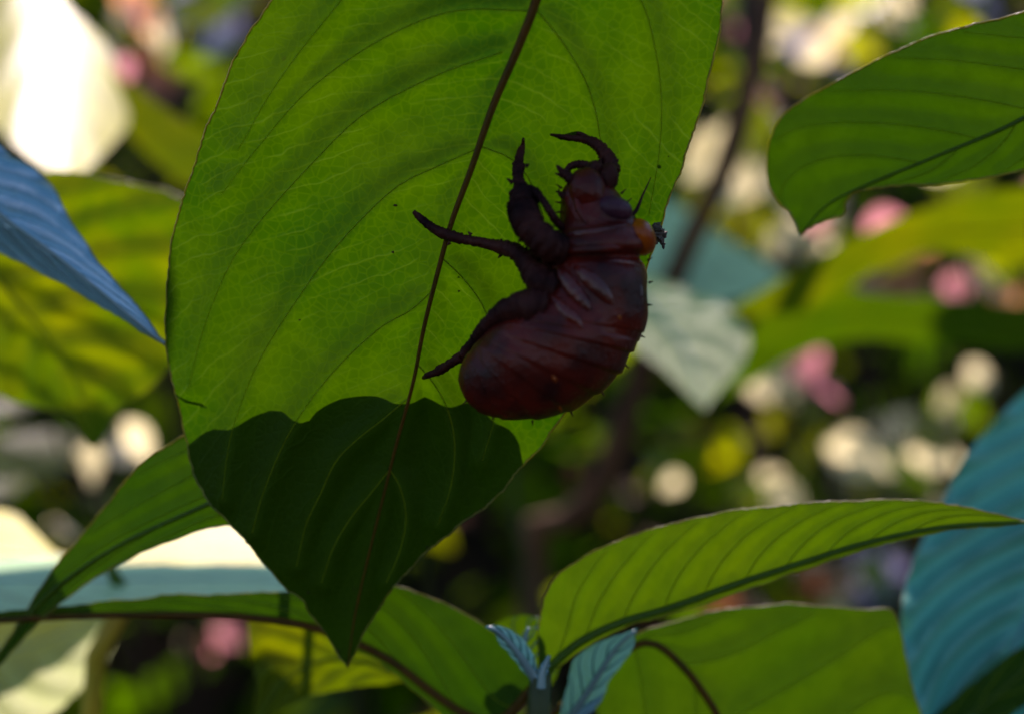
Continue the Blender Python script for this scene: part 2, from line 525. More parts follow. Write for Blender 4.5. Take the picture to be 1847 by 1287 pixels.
for x, y, r in ((1189, 296, 5), (828, 495, 3), (828, 525, 3), (640, 1060, 6), (725, 1021, 4), (716, 1013, 2), (534, 1030, 3), (556, 1068, 3), (612, 1172, 4),
                (770, 986, 3), (868, 918, 3), (714, 371, 5), (708, 455, 4), (541, 577, 3), (690, 1090, 2), (780, 975, 2), (1206, 282, 2)):
    w_ = SENSOR / LENS * 0.13 / PXW * r * 0.8
    c_ = P(x, y, d_main(x, y) + 0.0004)
    th = [rng.uniform(0.6, 1.4) for _ in range(12)]
    pv = [c_ + w_ * np.array([(math.cos(k * math.pi / 3) * th[k + 6 * lv]), -0.9 * lv + 0.2, math.sin(k * math.pi / 3) * 0.7 * th[k + 6 * lv]]) * (1.0 if lv == 0 else np.array([.6, 1, .6])) for lv in (0, 1) for k in range(6)]
    mesh_obj('speck', pv, [tuple(range(6)), tuple(range(11, 5, -1))] + [(k, (k + 1) % 6, 6 + (k + 1) % 6, 6 + k) for k in range(6)], M['stem_brown'], leafA, smooth=False)
carry(plantA, leafA, [P(1030, -500, .125), (0.05, 0.18, 1.30), (0.18, 0.32, 1.36), (0.29, 0.45, 1.15), (0.33, 0.5, 0.5)], (0.0008, 0.0015, 0.004, 0.007, 0.009))

# ---- B. heart-shaped leaf pressed against the back of the big leaf
bL = [(566, 722), (540, 706), (515, 703), (450, 716), (390, 742), (333, 783), (270, 822), (215, 882), (150, 962), (100, 1022), (60, 1082), (12, 1155), (-60, 1265)]
bM = [(566, 722), (530, 800), (455, 870), (350, 920), (240, 970), (140, 1030), (60, 1100), (-60, 1265)]
bR = [(566, 722), (582, 700), (605, 686), (660, 678), (740, 680), (820, 668), (890, 655), (945, 690), (950, 770), (905, 850), (830, 930), (730, 1010), (640, 1050), (580, 1045),
      (520, 1000), (418, 946), (300, 978), (222, 1012), (140, 1062), (60, 1132), (-60, 1265)]
plantB = root('forest_sapling', (0.03, 0.34, 0), 'slim sapling whose heart-shaped leaf presses behind the leaf with the shell', 'sapling', 'broadleaf shrubs of the thicket')
leafB = leaf(plantB, bL, bM, bR, lambda x, y: d_main(x, y) + 0.0032 + 2.2e-5 * max(0, y - 790) * min(1.0, max(0.0, (x - 380) / 200)) + 2.5e-5 * max(0, x - 780) + 1.6e-5 * max(0, 330 - x), 'green', True, mpow=2.6,
             nu=120, nv=24, nveins=5, quilt=0.0005, wobble=1.4, rib_r=(0.0004, 0.0002))
carry(plantB, leafB, [P(600, 730, .17), P(760, 980, .25), (0.0, 0.33, 0.8)], (0.0007, 0.0012, 0.003), 'stem_green')

# ---- C. leaf at upper right with a bitten tip
cL = [(2120, -60), (1960, -20), (1847, 22), (1700, 60), (1600, 100), (1520, 140), (1450, 180), (1412, 208), (1391, 245), (1383, 290), (1386, 332), (1402, 362), (1430, 388), (1443, 424)]
cM = [(2120, -60), (1980, 120), (1847, 213), (1690, 282), (1560, 335), (1490, 372), (1443, 424)]
cR = [(2120, -60), (2100, 120), (2000, 250), (1847, 306), (1700, 330), (1600, 336), (1545, 346), (1524, 368), (1522, 386), (1498, 395), (1470, 405), (1443, 424)]
plantC = root('overhanging_shrub', (0.42, 0.40, 0), 'shrub twig with a plain mid-green leaf, its end bitten to a point', 'shrub', 'broadleaf shrubs of the thicket')
leafC = leaf(plantC, cL, cM, cR, lin(.142, 1500, 250, -1.2e-5, 2.0e-5), 'green', True, nu=110, nv=22, nveins=6, quilt=0.0006, wobble=1.0)
carry(plantC, leafC, [(0.13, 0.16, 1.18), (0.30, 0.30, 1.20), (0.41, 0.40, 0.7)], (0.0008, 0.0015, 0.004, 0.006))

# ---- D. waxy leaf (upper side) painted with sky blue at left, its tip behind the big leaf
dL = [(-230, 30), (-120, 130), (0, 262), (60, 302), (100, 345), (132, 402), (176, 470), (236, 540), (277, 588), (300, 617), (392, 672)]
dM = [(-230, 30), (-120, 270), (0, 385), (80, 445), (150, 500), (230, 566), (300, 621), (392, 672)]
dR = [(-230, 30), (-160, 330), (-60, 425), (0, 456), (40, 476), (100, 506), (180, 552), (250, 595), (300, 625), (392, 672)]
plantD = root('waxy_shrub', (-0.30, 0.36, 0), 'shrub twig with a narrow waxy leaf, blue with reflected sky, pointing down', 'shrub', 'broadleaf shrubs of the thicket')
def d_D(x, y):
    # roof-shaped: falls away on both sides of the midrib
    t = (x + 230) / 620.0
    ym = np.interp(x, [q[0] for q in dM], [q[1] for q in dM])
    return 0.1395 + 0.006 * (1 - t) + 9e-5 * max(0, ym - y) * 0.9 + 6e-5 * max(0, y - ym)
leafD = leaf(plantD, dL, dM, dR, d_D, 'sky', False, nu=110, nv=20, nveins=9, ribmat='rib_pale', veinmat='vein_pale', quilt=0.0034, margin=0.00008)
carry(plantD, leafD, [(-0.12, 0.17, 1.17), (-0.24, 0.27, 1.12), (-0.29, 0.35, 0.6)], (0.0008, 0.0015, 0.004))

# ---- E. yellow-green leaf behind D
eL = [(-90, 380), (-140, 520), (-110, 640), (0, 712), (40, 726), (78, 736), (120, 746), (142, 772), (158, 800), (172, 806)]
eM = [(-90, 380), (-40, 450), (20, 530), (110, 640), (150, 720), (172, 806)]
eR = [(-90, 380), (-30, 330), (75, 311), (150, 312), (205, 325), (255, 334), (330, 358), (400, 430), (410, 540), (330, 640), (298, 668), (270, 700),
      (230, 724), (206, 745), (192, 780), (172, 806)]
plantE = root('sunlit_shrub', (-0.33, 0.46, 0), 'shrub twig with a broad yellow-green leaf ending in a drip tip', 'shrub', 'broadleaf shrubs of the thicket')
leafE = leaf(plantE, eL, eM, eR, lin(.192, 150, 600, 0.6e-5, 1.6e-5), 'chartreuse', True, nu=100, nv=24, nveins=6, quilt=0.0013, wobble=1.2)
carry(plantE, leafE, [(-0.13, 0.23, 1.16), (-0.26, 0.36, 1.05), (-0.33, 0.45, 0.6)], (0.0008, 0.0015, 0.004))

# ---- F. sun-bleached leaf, top left
fL = [(10, -160), (-70, -60), (-80, 60), (-50, 170), (0, 235), (40, 270), (90, 308), (112, 332)]
fM = [(10, -160), (40, -60), (68, 50), (80, 140), (92, 240), (112, 332)]
fR = [(10, -160), (80, -60), (112, 0), (152, 40), (192, 88), (217, 140), (229, 190), (225, 230), (200, 266), (160, 302), (112, 332)]
plantF = root('sunlit_shrub', (-0.30, 0.56, 0), 'shrub twig with a leaf bleached almost white by the sun', 'shrub', 'broadleaf shrubs of the thicket')
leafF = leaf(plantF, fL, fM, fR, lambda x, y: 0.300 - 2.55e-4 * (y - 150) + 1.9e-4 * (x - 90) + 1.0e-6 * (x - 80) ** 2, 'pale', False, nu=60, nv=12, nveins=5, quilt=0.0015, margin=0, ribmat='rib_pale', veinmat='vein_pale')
carry(plantF, leafF, [(-0.19, 0.42, 1.30), (-0.27, 0.52, 1.1), (-0.30, 0.55, 0.5)], (0.001, 0.002, 0.004))
gL = [(120, 60), (185, 112), (232, 148), (300, 198), (372, 240), (480, 330)]
gM = [(120, 60), (190, 150), (250, 205), (310, 255), (370, 290), (480, 330)]
gR = [(120, 60), (180, 170), (228, 240), (290, 300), (345, 335), (480, 330)]
leafG = leaf(plantF, gL, gM, gR, lin(.34, 300, 250, 0, 0), 'gold', True, nu=40, nv=8, nveins=4, quilt=0.001, margin=0, label='narrow yellow leaf behind the bleached one')
tube('stem', [base_of(leafG), (-0.20, 0.44, 1.25), (-0.27, 0.52, 1.1)], (0.001, 0.002), M['stem_brown'], plantF)

# ---- O. young shoot, bottom centre: stem, bud, three big leaves
plantO = root('leafy_shoot', (0.012, 0.155, 0), 'young shoot with a pale folded bud and large arching green leaves', 'shoot', 'broadleaf shrubs of the thicket')
tipO = P(975, 1215, .142)
tube('stem', [tipO, P(968, 1290, .143), P(972, 1400, .146), (0.01, 0.155, 0.9), (0.012, 0.155, 0.5), (0.012, 0.155, 0.0)],
     (0.0013, 0.0016, 0.0022, 0.004, 0.0055, 0.006), M['stem_green'], plantO, n=50)
pL = [(975, 1225), (970, 1160), (975, 1105), (988, 1060), (1022, 1024), (1100, 981), (1200, 946), (1330, 920), (1500, 903), (1650, 902), (1750, 916), (1850, 938), (1880, 945)]
pM = [(975, 1225), (1000, 1195), (1050, 1155), (1120, 1122), (1210, 1095), (1330, 1052), (1450, 1013), (1560, 979), (1700, 950), (1850, 941), (1880, 945)]
pR = [(975, 1225), (1005, 1202), (1058, 1164), (1125, 1131), (1215, 1106), (1335, 1066), (1455, 1025), (1562, 990), (1702, 957), (1850, 943), (1880, 945)]
leafP = leaf(plantO, pL, pM, pR, lin(.143, 1200, 1050, -0.2e-5, 1.4e-5), 'lime', True, nu=120, nv=20, nveins=10, quilt=0.0007, rib_r=(0.0006, 0.0002), vein_r=0.00008,
             margin=0.00007, label='long arching leaf with parallel veins')
qL = [(985, 1300), (1035, 1240), (1090, 1185), (1140, 1148), (1190, 1127), (1275, 1105), (1370, 1092), (1480, 1090), (1570, 1098), (1612, 1104), (1632, 1180), (1650, 1250), (1680, 1340)]
qM = [(985, 1300), (1060, 1230), (1130, 1172), (1180, 1160), (1235, 1205), (1280, 1265), (1330, 1340), (1450, 1400), (1680, 1340)]
qR = [(985, 1300), (1030, 1285), (1060, 1270), (1080, 1290), (1060, 1340), (1060, 1420), (1180, 1500), (1400, 1500), (1680, 1340)]
leafQ = leaf(plantO, qL, qM, qR, lin(.152, 1300, 1180, 0.3e-5, 1.0e-5), 'moss', True, nu=90, nv=18, nveins=5, quilt=0.0006, ribmat='rib', margin=0.00007, rib_r=(0.0004, 0.0005, 0.0002))
jL = [(960, 1240), (945, 1192), (880, 1132), (792, 1082), (705, 1055), (620, 1050), (540, 1068), (400, 1070), (250, 1078), (100, 1094), (0, 1104), (-120, 1130)]
jM = [(960, 1240), (900, 1300), (840, 1287), (780, 1248), (690, 1182), (570, 1132), (440, 1112), (300, 1108), (150, 1110), (0, 1118), (-120, 1130)]
jR = [(960, 1240), (890, 1330), (820, 1310), (760, 1256), (680, 1190), (565, 1138), (440, 1116), (300, 1111), (150, 1113), (0, 1121), (-120, 1130)]
leafJ = leaf(plantO, jL, jM, jR, lin(.150, 600, 1120, -0.5e-5, 1.2e-5), 'green', True, nu=110, nv=16, nveins=7, quilt=0.0008, ribmat='rib', margin=0.00006, rib_r=(0.0006, 0.0005, 0.0004), label='long leaf reaching sideways with a brown midrib')
# hanging flap, a lower leaf of the same shoot
kL = [(800, 1310), (740, 1228), (660, 1160), (560, 1130), (452, 1118), (450, 1118)]
kM = [(800, 1310), (700, 1240), (600, 1190), (520, 1160), (475, 1140), (450, 1118)]
kR = [(800, 1310), (735, 1232), (630, 1240), (540, 1258), (450, 1300), (400, 1360)]
kL = [(810, 1300), (740, 1205), (650, 1150), (560, 1120), (500, 1108), (450, 1112), (452, 1180), (462, 1240), (445, 1330)]
kM = [(810, 1300), (740, 1228), (660, 1195), (590, 1190), (540, 1210), (500, 1245), (445, 1330)]
kR = [(810, 1300), (750, 1232), (690, 1234), (620, 1242), (560, 1254), (510, 1276), (445, 1330)]
leafK = leaf(plantO, kL, kM, kR, lin(.168, 600, 1180, 0, 1.0e-5), 'gold', True, nu=70, nv=14, nveins=5, quilt=0.0018, margin=0)
for Lx in (leafQ, leafJ, leafK):
    tube('petiole', [base_of(Lx), (base_of(Lx) + P(972, 1420, .146)) / 2 + np.array([0, 0.001, -0.001]), P(972, 1440, .147)], (0.0008, 0.0011), M['stem_green'], plantO)
# folded bud leaves
def bud(Lp, Mp, Rp, d, mat, under=False):
    o = leaf(plantO, Lp, Mp, Rp, d, mat, under, nu=40, nv=8, nveins=5, quilt=0.0004, margin=0, ribmat='rib_pale', veinmat='vein_pale',
             rib_r=(0.0006, 0.0002), vein_r=0.00012, name='bud_leaf')
    return o
bud([(972, 1235), (945, 1212), (912, 1172), (890, 1142), (876, 1128)], [(972, 1235), (950, 1200), (925, 1165), (898, 1138), (876, 1128)],
    [(972, 1235), (965, 1190), (945, 1155), (915, 1135), (876, 1128)], lin(.141, 940, 1180, 2e-5, 1e-5), 'sky')
bud([(976, 1238), (938, 1200), (930, 1165), (945, 1140), (955, 1128)], [(976, 1238), (955, 1195), (945, 1165), (950, 1142), (955, 1128)],
    [(976, 1238), (985, 1200), (985, 1160), (970, 1138), (955, 1128)], lin(.146, 940, 1180, 0, 1e-5), 'lime', True)
bud([(976, 1240), (970, 1215), (978, 1195), (992, 1180)], [(976, 1240), (978, 1215), (985, 1195), (992, 1180)],
    [(976, 1240), (986, 1215), (992, 1198), (992, 1180)], lin(.139, 980, 1200, 0, 0), 'sky')
bud([(1000, 1330), (1022, 1240), (1035, 1190), (1075, 1160), (1150, 1132)], [(1000, 1330), (1050, 1262), (1080, 1215), (1110, 1170), (1150, 1132)],
    [(1000, 1330), (1070, 1280), (1105, 1222), (1140, 1172), (1150, 1132)], lin(.147, 1080, 1200, 0, 3e-5), 'sky')
leafO2 = bud([(985, 1250), (900, 1180), (890, 1130), (940, 1108), (1000, 1120)], [(985, 1250), (960, 1190), (960, 1150), (975, 1125), (1000, 1120)],
    [(985, 1250), (1010, 1200), (1015, 1160), (1010, 1130), (1000, 1120)], lin(.156, 960, 1150, 0, 0), 'lime', True)

# ---- bottom left: waxy leaf, bright leaf, pale leaf, yellow stalk
plantK = root('waxy_shrub', (-0.22, 0.30, 0), 'low shrub twig with a level blue-green waxy leaf seen edge-on', 'shrub', 'broadleaf shrubs of the thicket')
leafT = leaf(plantK, [(-260, 1060), (-100, 1010), (60, 1002), (200, 1014), (340, 1016), (480, 1016), (600, 1040), (680, 1080)],
             [(-260, 1060), (-100, 1050), (60, 1045), (200, 1045), (340, 1043), (480, 1044), (600, 1058), (680, 1080)],
             [(-260, 1060), (-100, 1110), (60, 1120), (200, 1106), (340, 1090), (480, 1086), (600, 1082), (680, 1080)],
             lambda x, y: 0.19 - 3.6e-4 * (y - 1050), 'sage', False, nu=70, nv=12, nveins=8, ribmat='rib_pale', veinmat='vein_pale', quilt=0.0012, margin=0)
carry(plantK, leafT, [(-0.17, 0.25, 1.0), (-0.21, 0.29, 0.6)], (0.001, 0.002, 0.004), 'stem_green')
plantL = root('sunlit_shrub', (-0.30, 0.52, 0), 'shrub twig with a glaring sunlit leaf above the level waxy leaf', 'shrub', 'broadleaf shrubs of the thicket')
leafL = leaf(plantL, [(-240, 970), (-100, 930), (10, 922), (60, 955), (115, 1000), (200, 985), (300, 940), (400, 925), (500, 950), (620, 1010)],
             [(-240, 970), (-100, 980), (40, 1000), (200, 1010), (360, 990), (500, 990), (620, 1010)],
             [(-240, 970), (-120, 1030), (40, 1050), (200, 1050), (360, 1045), (500, 1040), (620, 1010)],
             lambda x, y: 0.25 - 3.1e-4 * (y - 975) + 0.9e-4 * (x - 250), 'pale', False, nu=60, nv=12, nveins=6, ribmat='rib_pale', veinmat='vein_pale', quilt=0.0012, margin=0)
carry(plantL, leafL, [(-0.24, 0.40, 0.95), (-0.29, 0.5, 0.6)], (0.001, 0.002, 0.004))
plantM = root('waxy_shrub', (-0.17, 0.24, 0), 'shrub twig with a pale grey-green leaf hanging beside a yellow stalk', 'shrub', 'broadleaf shrubs of the thicket')
leafM = leaf(plantM, [(-180, 1180), (-60, 1110), (60, 1095), (160, 1095), (232, 1092)], [(-180, 1180), (-60, 1180), (60, 1160), (160, 1120), (232, 1092)],
             [(-180, 1180), (-100, 1330), (20, 1330), (110, 1275), (190, 1190), (232, 1092)],
             lambda x, y: 0.215 - 1.5e-4 * (y - 1150), 'olive', False, nu=50, nv=12, nveins=5, ribmat='rib_pale', veinmat='vein_pale', quilt=0.0012, margin=0)
carry(plantM, leafM, [(-0.15, 0.22, 0.95), (-0.17, 0.24, 0.5)], (0.001, 0.002, 0.003), 'stem_green')
plantN = root('yellow_stalk', wloc(plantM) * 0 + np.array([-0.125, 0.26, 0]), 'straight yellow-green stalk rising beside the pale hanging leaf', 'plant')
tube('stem', [P(222, 1095, .188), P(195, 1200, .190), P(165, 1300, .194), (-0.10, 0.23, 0.7), (-0.125, 0.26, 0)], (0.0016, 0.0022, 0.0028, 0.004, 0.005), M['stem_yellow'], plantN)
leafN = leaf(plantN, [(228, 1085), (205, 1060), (190, 1030), (170, 1000)], [(228, 1085), (215, 1050), (195, 1020), (170, 1000)], [(228, 1085), (225, 1045), (200, 1010), (170, 1000)],
             lin(.188, 200, 1050, 0, 0), 'lime', False, nu=20, nv=4, nveins=3, margin=0, quilt=0)

# ---- R. big bluish leaf, right, with a dark strip in front
plantR = root('waxy_shrub', (0.24, 0.34, 0), 'shrub twig with a large waxy leaf, teal with reflected sky, half crossed by the arching leaf tip', 'shrub', 'broadleaf shrubs of the thicket')
leafR = leaf(plantR, [(2060, 560), (1960, 600), (1850, 698), (1800, 750), (1742, 820), (1702, 898), (1670, 960), (1642, 1020), (1626, 1080), (1627, 1150), (1640, 1230), (1665, 1310), (1760, 1420)],
             [(2060, 560), (2010, 700), (1960, 830), (1910, 960), (1860, 1090), (1810, 1220), (1780, 1330), (1760, 1420)],
             [(2060, 560), (2180, 720), (2200, 900), (2160, 1080), (2060, 1240), (1920, 1350), (1760, 1420)],
             lambda x, y: 0.185 - 0.5e-4 * (y - 1000) + 0.2e-4 * (x - 1750), 'blue', False, nu=90, nv=22, nveins=9, ribmat='rib_pale', veinmat='vein_pale', quilt=0.0036, margin=0.00006)
carry(plantR, leafR, [(0.16, 0.26, 1.20), (0.22, 0.32, 1.05), (0.24, 0.34, 0.5)], (0.001, 0.002, 0.004))
plantS = root('forest_sapling', (0.13, 0.20, 0), 'sapling with a dark strap leaf leaning across the teal leaf', 'sapling', 'broadleaf shrubs of the thicket')
leafS = leaf(plantS, [(1560, 1400), (1680, 1290), (1760, 1225), (1850, 1160), (1990, 1080)], [(1560, 1400), (1720, 1310), (1800, 1250), (1880, 1180), (1990, 1080)],
             [(1560, 1400), (1760, 1330), (1850, 1270), (1920, 1200), (1990, 1080)], lin(.168, 1780, 1240, 0, 0), 'green', True, nu=40, nv=8, nveins=4, margin=0)
carry(plantS, leafS, [(0.11, 0.185, 0.9), (0.13, 0.2, 0.5)], (0.001, 0.002, 0.003), 'stem_green')

# ---- T. blurred leaves, right middle
plantT = root('sunlit_shrub', (0.34, 0.62, 0), 'shrub beyond the bitten leaf with wide level yellow-green leaves', 'shrub', 'broadleaf shrubs of the thicket')
t1 = leaf(plantT, [(2050, 350), (1960, 330), (1850, 338), (1720, 362), (1600, 402), (1500, 450), (1400, 510), (1290, 575)],
          [(2050, 350), (1950, 400), (1850, 412), (1720, 420), (1600, 440), (1500, 490), (1400, 535), (1290, 575)],
          [(2050, 350), (1960, 470), (1850, 480), (1760, 462), (1680, 452), (1580, 488), (1450, 560), (1290, 575)], lin(.30, 1600, 450, 0, 1e-4), 'gold', True, nu=50, nv=10, nveins=5, margin=0)
t2 = leaf(plantT, [(2050, 560), (1950, 552), (1850, 550), (1700, 538), (1560, 528), (1470, 490), (1400, 540), (1330, 640), (1290, 725)],
          [(2050, 560), (1950, 590), (1850, 592), (1700, 580), (1560, 570), (1480, 575), (1410, 610), (1350, 665), (1290, 725)],
          [(2050, 560), (1950, 640), (1850, 634), (1700, 622), (1560, 612), (1480, 628), (1420, 650), (1360, 690), (1290, 725)], lin(.350, 1600, 580, 0, 1e-4), 'lime', True, nu=50, nv=10, nveins=5, margin=0)
for Lx in (t1, t2):
    tube('stem', [base_of(Lx), (0.27, 0.45, 1.16), (0.33, 0.58, 0.9), (0.34, 0.62, 0.0)], (0.001, 0.003, 0.005), M['stem_brown'], plantT)
plantU = root('sunlit_shrub', (0.22, 0.48, 0), 'shrub twig with a pale leaf and a teal one just beyond the shell', 'shrub', 'broadleaf shrubs of the thicket')
u1 = leaf(plantU, [(1100, 470), (1110, 560), (1145, 625), (1200, 670), (1270, 738)], [(1100, 470), (1180, 560), (1230, 620), (1250, 670), (1270, 738)],
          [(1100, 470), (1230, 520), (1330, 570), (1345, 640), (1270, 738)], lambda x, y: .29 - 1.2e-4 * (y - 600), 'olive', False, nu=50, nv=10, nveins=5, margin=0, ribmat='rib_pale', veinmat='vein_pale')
u2 = leaf(plantU, [(1090, 300), (1170, 340), (1240, 380), (1330, 440), (1420, 500)], [(1090, 300), (1160, 400), (1240, 460), (1330, 490), (1420, 500)],
          [(1090, 300), (1130, 450), (1200, 540), (1320, 545), (1420, 500)], lambda x, y: .44 - 1.6e-4 * (y - 450), 'sage', False, nu=50, nv=10, nveins=5, margin=0, ribmat='rib_pale', veinmat='vein_pale')
for Lx in (u1, u2):
    tube('stem', [base_of(Lx), P(1010, 420, .40), P(900, 700, .42), (0.05, 0.44, 0.8), (0.22, 0.48, 0.0)], (0.001, 0.002, 0.004), M['stem_green'], plantU)

# ---- W. dark woody stems
treeW = root('understory_tree', (0.10, 0.50, 0), 'thin dark woody stem slanting up through the thicket', 'tree')
tube('trunk', [(0.10, 0.5, 0), (0.02, 0.49, 0.6), P(960, 1080, .47), P(1045, 950, .46), P(1105, 820, .45), P(1160, 660, .44), P(1220, 480, .42), P(1275, 380, .41), P(1315, 280, .40), P(1355, 140, .40), P(1385, -20, .40), P(1420, -300, .42), P(1450, -700, .5)],
     (0.009, 0.008, 0.008, 0.007, 0.0055, 0.004, 0.003), M['bark'], treeW, n=70, bump=0.06)
tube('branch', [P(1355, 140, .40), P(1330, -100, .42), P(1240, -300, .45)], (0.003, 0.0015), M['stem_brown'], treeW)

# ------------------------------------------------------------------ ground and hillside
M['soil'] = plain_mat('forest_soil', (0.030, 0.018, 0.010), (0.012, 0.008, 0.005), 0.95, 9.0, 0.1, 0.8, 0.03)
def ground_z(x, y):
    s = max(0.0, y - 1.3)
    return 0.78 * s * min(1.0, s / 0.6) + 0.05 * math.sin(1.7 * x + 0.6 * y) * min(1, s) + 0.02 * math.sin(5 * x + 3 * y)
gx = np.concatenate([np.linspace(-60, -6, 10), np.linspace(-5, 5, 41), np.linspace(6, 60, 10)])
gy = np.concatenate([np.linspace(-60, -4, 10), np.linspace(-3, 7, 51), np.linspace(8, 60, 10)])
GV = [(x, y, ground_z(x, min(y, 7.5)) - 0.025) for y in gy for x in gx]
GF = [(j * len(gx) + i, j * len(gx) + i + 1, (j + 1) * len(gx) + i + 1, (j + 1) * len(gx) + i) for j in range(len(gy) - 1) for i in range(len(gx) - 1)]
tag(mesh_obj('hillside', GV, GF, M['soil']), 'shaded forest slope of dark soil rising beyond the shrubs', 'hillside', kind='structure')


# ------------------------------------------------------------------ scattered foliage and litter
def small_leaf():
    """leaf of length 1 along +x, folded and arched; returns verts, faces"""
    us = [0, 0.12, 0.32, 0.55, 0.78, 1.0]
    ws = [0.02, 0.17, 0.27, 0.25, 0.13, 0.005]
    V, F = [], []
    for u, w in zip(us, ws):
        z = -0.22 * u * u + 0.06 * u
        V += [(u, -w, z + 0.10 * w), (u, 0, z - 0.05 * w), (u, w, z + 0.10 * w)]
    for i in range(len(us) - 1):
        for k in (0, 1):
            a = i * 3 + k
            F.append((a, a + 3, a + 4, a + 1)[::-1])
    return np.array(V), F
SLV, SLF = small_leaf()


def orient(yaw, pitch, roll):
    cy, sy, cp, sp, cr, sr = math.cos(yaw), math.sin(yaw), math.cos(pitch), math.sin(pitch), math.cos(roll), math.sin(roll)
    Rz = np.array([[cy, -sy, 0], [sy, cy, 0], [0, 0, 1]])
    Ry = np.array([[cp, 0, sp], [0, 1, 0], [-sp, 0, cp]])
    Rx = np.array([[1, 0, 0], [0, cr, -sr], [0, sr, cr]])
    return Rz @ Ry @ Rx


def scatter(name, places, mat, label, cat):
    V, F, A = [], [], []
    n = len(SLV)
    for i, (pos, R, s, r) in enumerate(places):
        V.append(pos + (SLV * s) @ R.T)
        F += [tuple(k + i * n for k in f) for f in SLF]
        A += [r] * n
    o = mesh_obj(name, np.vstack(V), F, mat, attr={'rnd': A})
    return tag(o, label, cat, kind='stuff')


M['thicket'] = scatter_mat('thicket_leaves', [(0.003, 0.008, 0.0), (0.006, 0.014, 0.001), (0.01, 0.022, 0.001), (0.02, 0.032, 0.001)],
                           [(0.010, 0.034, 0.0), (0.04, 0.085, 0.0), (0.09, 0.14, 0.0), (0.24, 0.25, 0.0)], 0.9, 0.0)
M['litter'] = scatter_mat('dry_litter', [(0.03, 0.015, 0.008), (0.08, 0.04, 0.025), (0.14, 0.07, 0.05), (0.25, 0.13, 0.11)],
                          [(0.02, 0.01, 0.004), (0.05, 0.02, 0.01), (0.10, 0.05, 0.04), (0.15, 0.08, 0.06)], 0.6, 0.1)


def clear_of_sun(p, pad=0.10):
    """keep foliage out of the sunbeam that reaches the near leaves"""
    t = (p[1] - 0.15) / SUN_DIR.y
    q = np.array(p) - t * np.array(SUN_DIR)
    return abs(q[0]) > 0.16 or not (0.95 - pad < q[2] < 1.30)

pl = []
while len(pl) < 5200:
    y = rng.uniform(0.9, 5.0)
    x = rng.uniform(-0.62, 0.62) * (y + 0.6)
    zc = ground_z(x, y)
    z = zc + abs(rng.normal()) * (0.35 if y > 1.6 else 0.45)
    p = np.array([x, y, z])
    if not clear_of_sun(p): continue
    pl.append((p, orient(rng.uniform(0, 6.28), rng.uniform(-0.2, 0.9), rng.normal() * 0.4), rng.uniform(0.07, 0.17), rng.random() ** 1.05))
scatter('thicket_foliage', pl, M['thicket'], 'dim mass of undergrowth leaves covering the slope', 'foliage')
pl = []
for i in range(2600):
    y = rng.uniform(0.4, 5.0)
    x = rng.uniform(-0.6, 0.6) * (y + 0.8)
    p = np.array([x, y, ground_z(x, y) + rng.uniform(0.0, 0.05)])
    pl.append((p, orient(rng.uniform(0, 6.28), rng.uniform(-0.8, 0.3), rng.normal() * 0.5), rng.uniform(0.05, 0.12), rng.random()))
scatter('leaf_litter', pl, M['litter'], 'dry pinkish-brown fallen leaves strewn over the slope', 'litter')


# ------------------------------------------------------------------ countable shrubs between the near leaves and the slope
def shrub_leaf_mesh(name, mat):
    us = np.linspace(0, 1, 12)
    ws = 0.30 * np.sin(np.pi * us ** 0.8) ** 0.9 * (1 - 0.25 * us)
    V, F = [], []
    for u, w in zip(us, ws):
        w = max(w, 0.002)
        for k, v in enumerate((-1, -0.5, 0, 0.5, 1)):
            z = -0.30 * u * u + 0.05 * u + 0.16 * w * abs(v) + 0.012 * math.sin(u * 40) * abs(v)
            V.append((u, w * v, z))
    for i in range(len(us) - 1):
        for k in range(4):
            a = i * 5 + k
            F.append((a, a + 5, a + 6, a + 1)[::-1])
    me = bpy.data.meshes.new(name)
    me.from_pydata([tuple(v) for v in V], [], F)
    uvl = me.uv_layers.new(name='UVMap')
    li = np.empty(len(me.loops), dtype=np.int32); me.loops.foreach_get('vertex_index', li)
    uvs = np.array([(u, v) for u in us for v in (-1, -0.5, 0, 0.5, 1)])
    uvl.data.foreach_set('uv', uvs[li].ravel())
    me.polygons.foreach_set('use_smooth', [True] * len(me.polygons))
    me.materials.append(mat)
    return me
shared = {k: shrub_leaf_mesh('leaf_' + k, M[k]) for k in ('green', 'lime', 'gold', 'blue', 'pale', 'olive', 'pinkdry', 'peach', 'cream', 'lilac', 'yellow', 'brown')}


def shrub(loc, h, n, size, label, mix, seed, spread=0.22, lean=(0, 0)):
    r = np.random.default_rng(seed)
    t = root('thicket_shrub', loc, label, 'shrub', 'shrubs behind the near leaves')
    b = wloc(t)
    nst = 3
    stems = []
    for k in range(nst):
        a = r.uniform(0, 6.28)
        top = b + np.array([math.cos(a) * spread + lean[0], math.sin(a) * spread * 0.6 + lean[1], h * r.uniform(0.8, 1.05)])
        mid = b * 0.5 + top * 0.5 + np.array([r.normal() * 0.04, r.normal() * 0.03, 0])
        c = catmull([b, mid, top], 30)
        V, F = tube_geo(c, (0.007, 0.005, 0.002), 7, bump=0.05)
        mesh_obj('stem', V, F, M['stem_brown'], t)
        stems.append(c)
    for i in range(n):
        c = stems[i % nst]
        p = c[min(29, int(30 * (0.35 + 0.65 * r.random())))]
        if not clear_of_sun(p + np.array([0, 0, 0.03]), 0.05): continue
        yaw = r.uniform(0, 6.28)
        m = mix[r.integers(len(mix))]
        o = bpy.data.objects.new('leaf', shared[m]); COL.objects.link(o); o.parent = t
        o.location = p - b
        o.rotation_euler = (r.normal() * 0.3, r.uniform(-0.3, 0.7), yaw)
        s = size * r.uniform(0.7, 1.25); o.scale = (s, s, s)
    return t

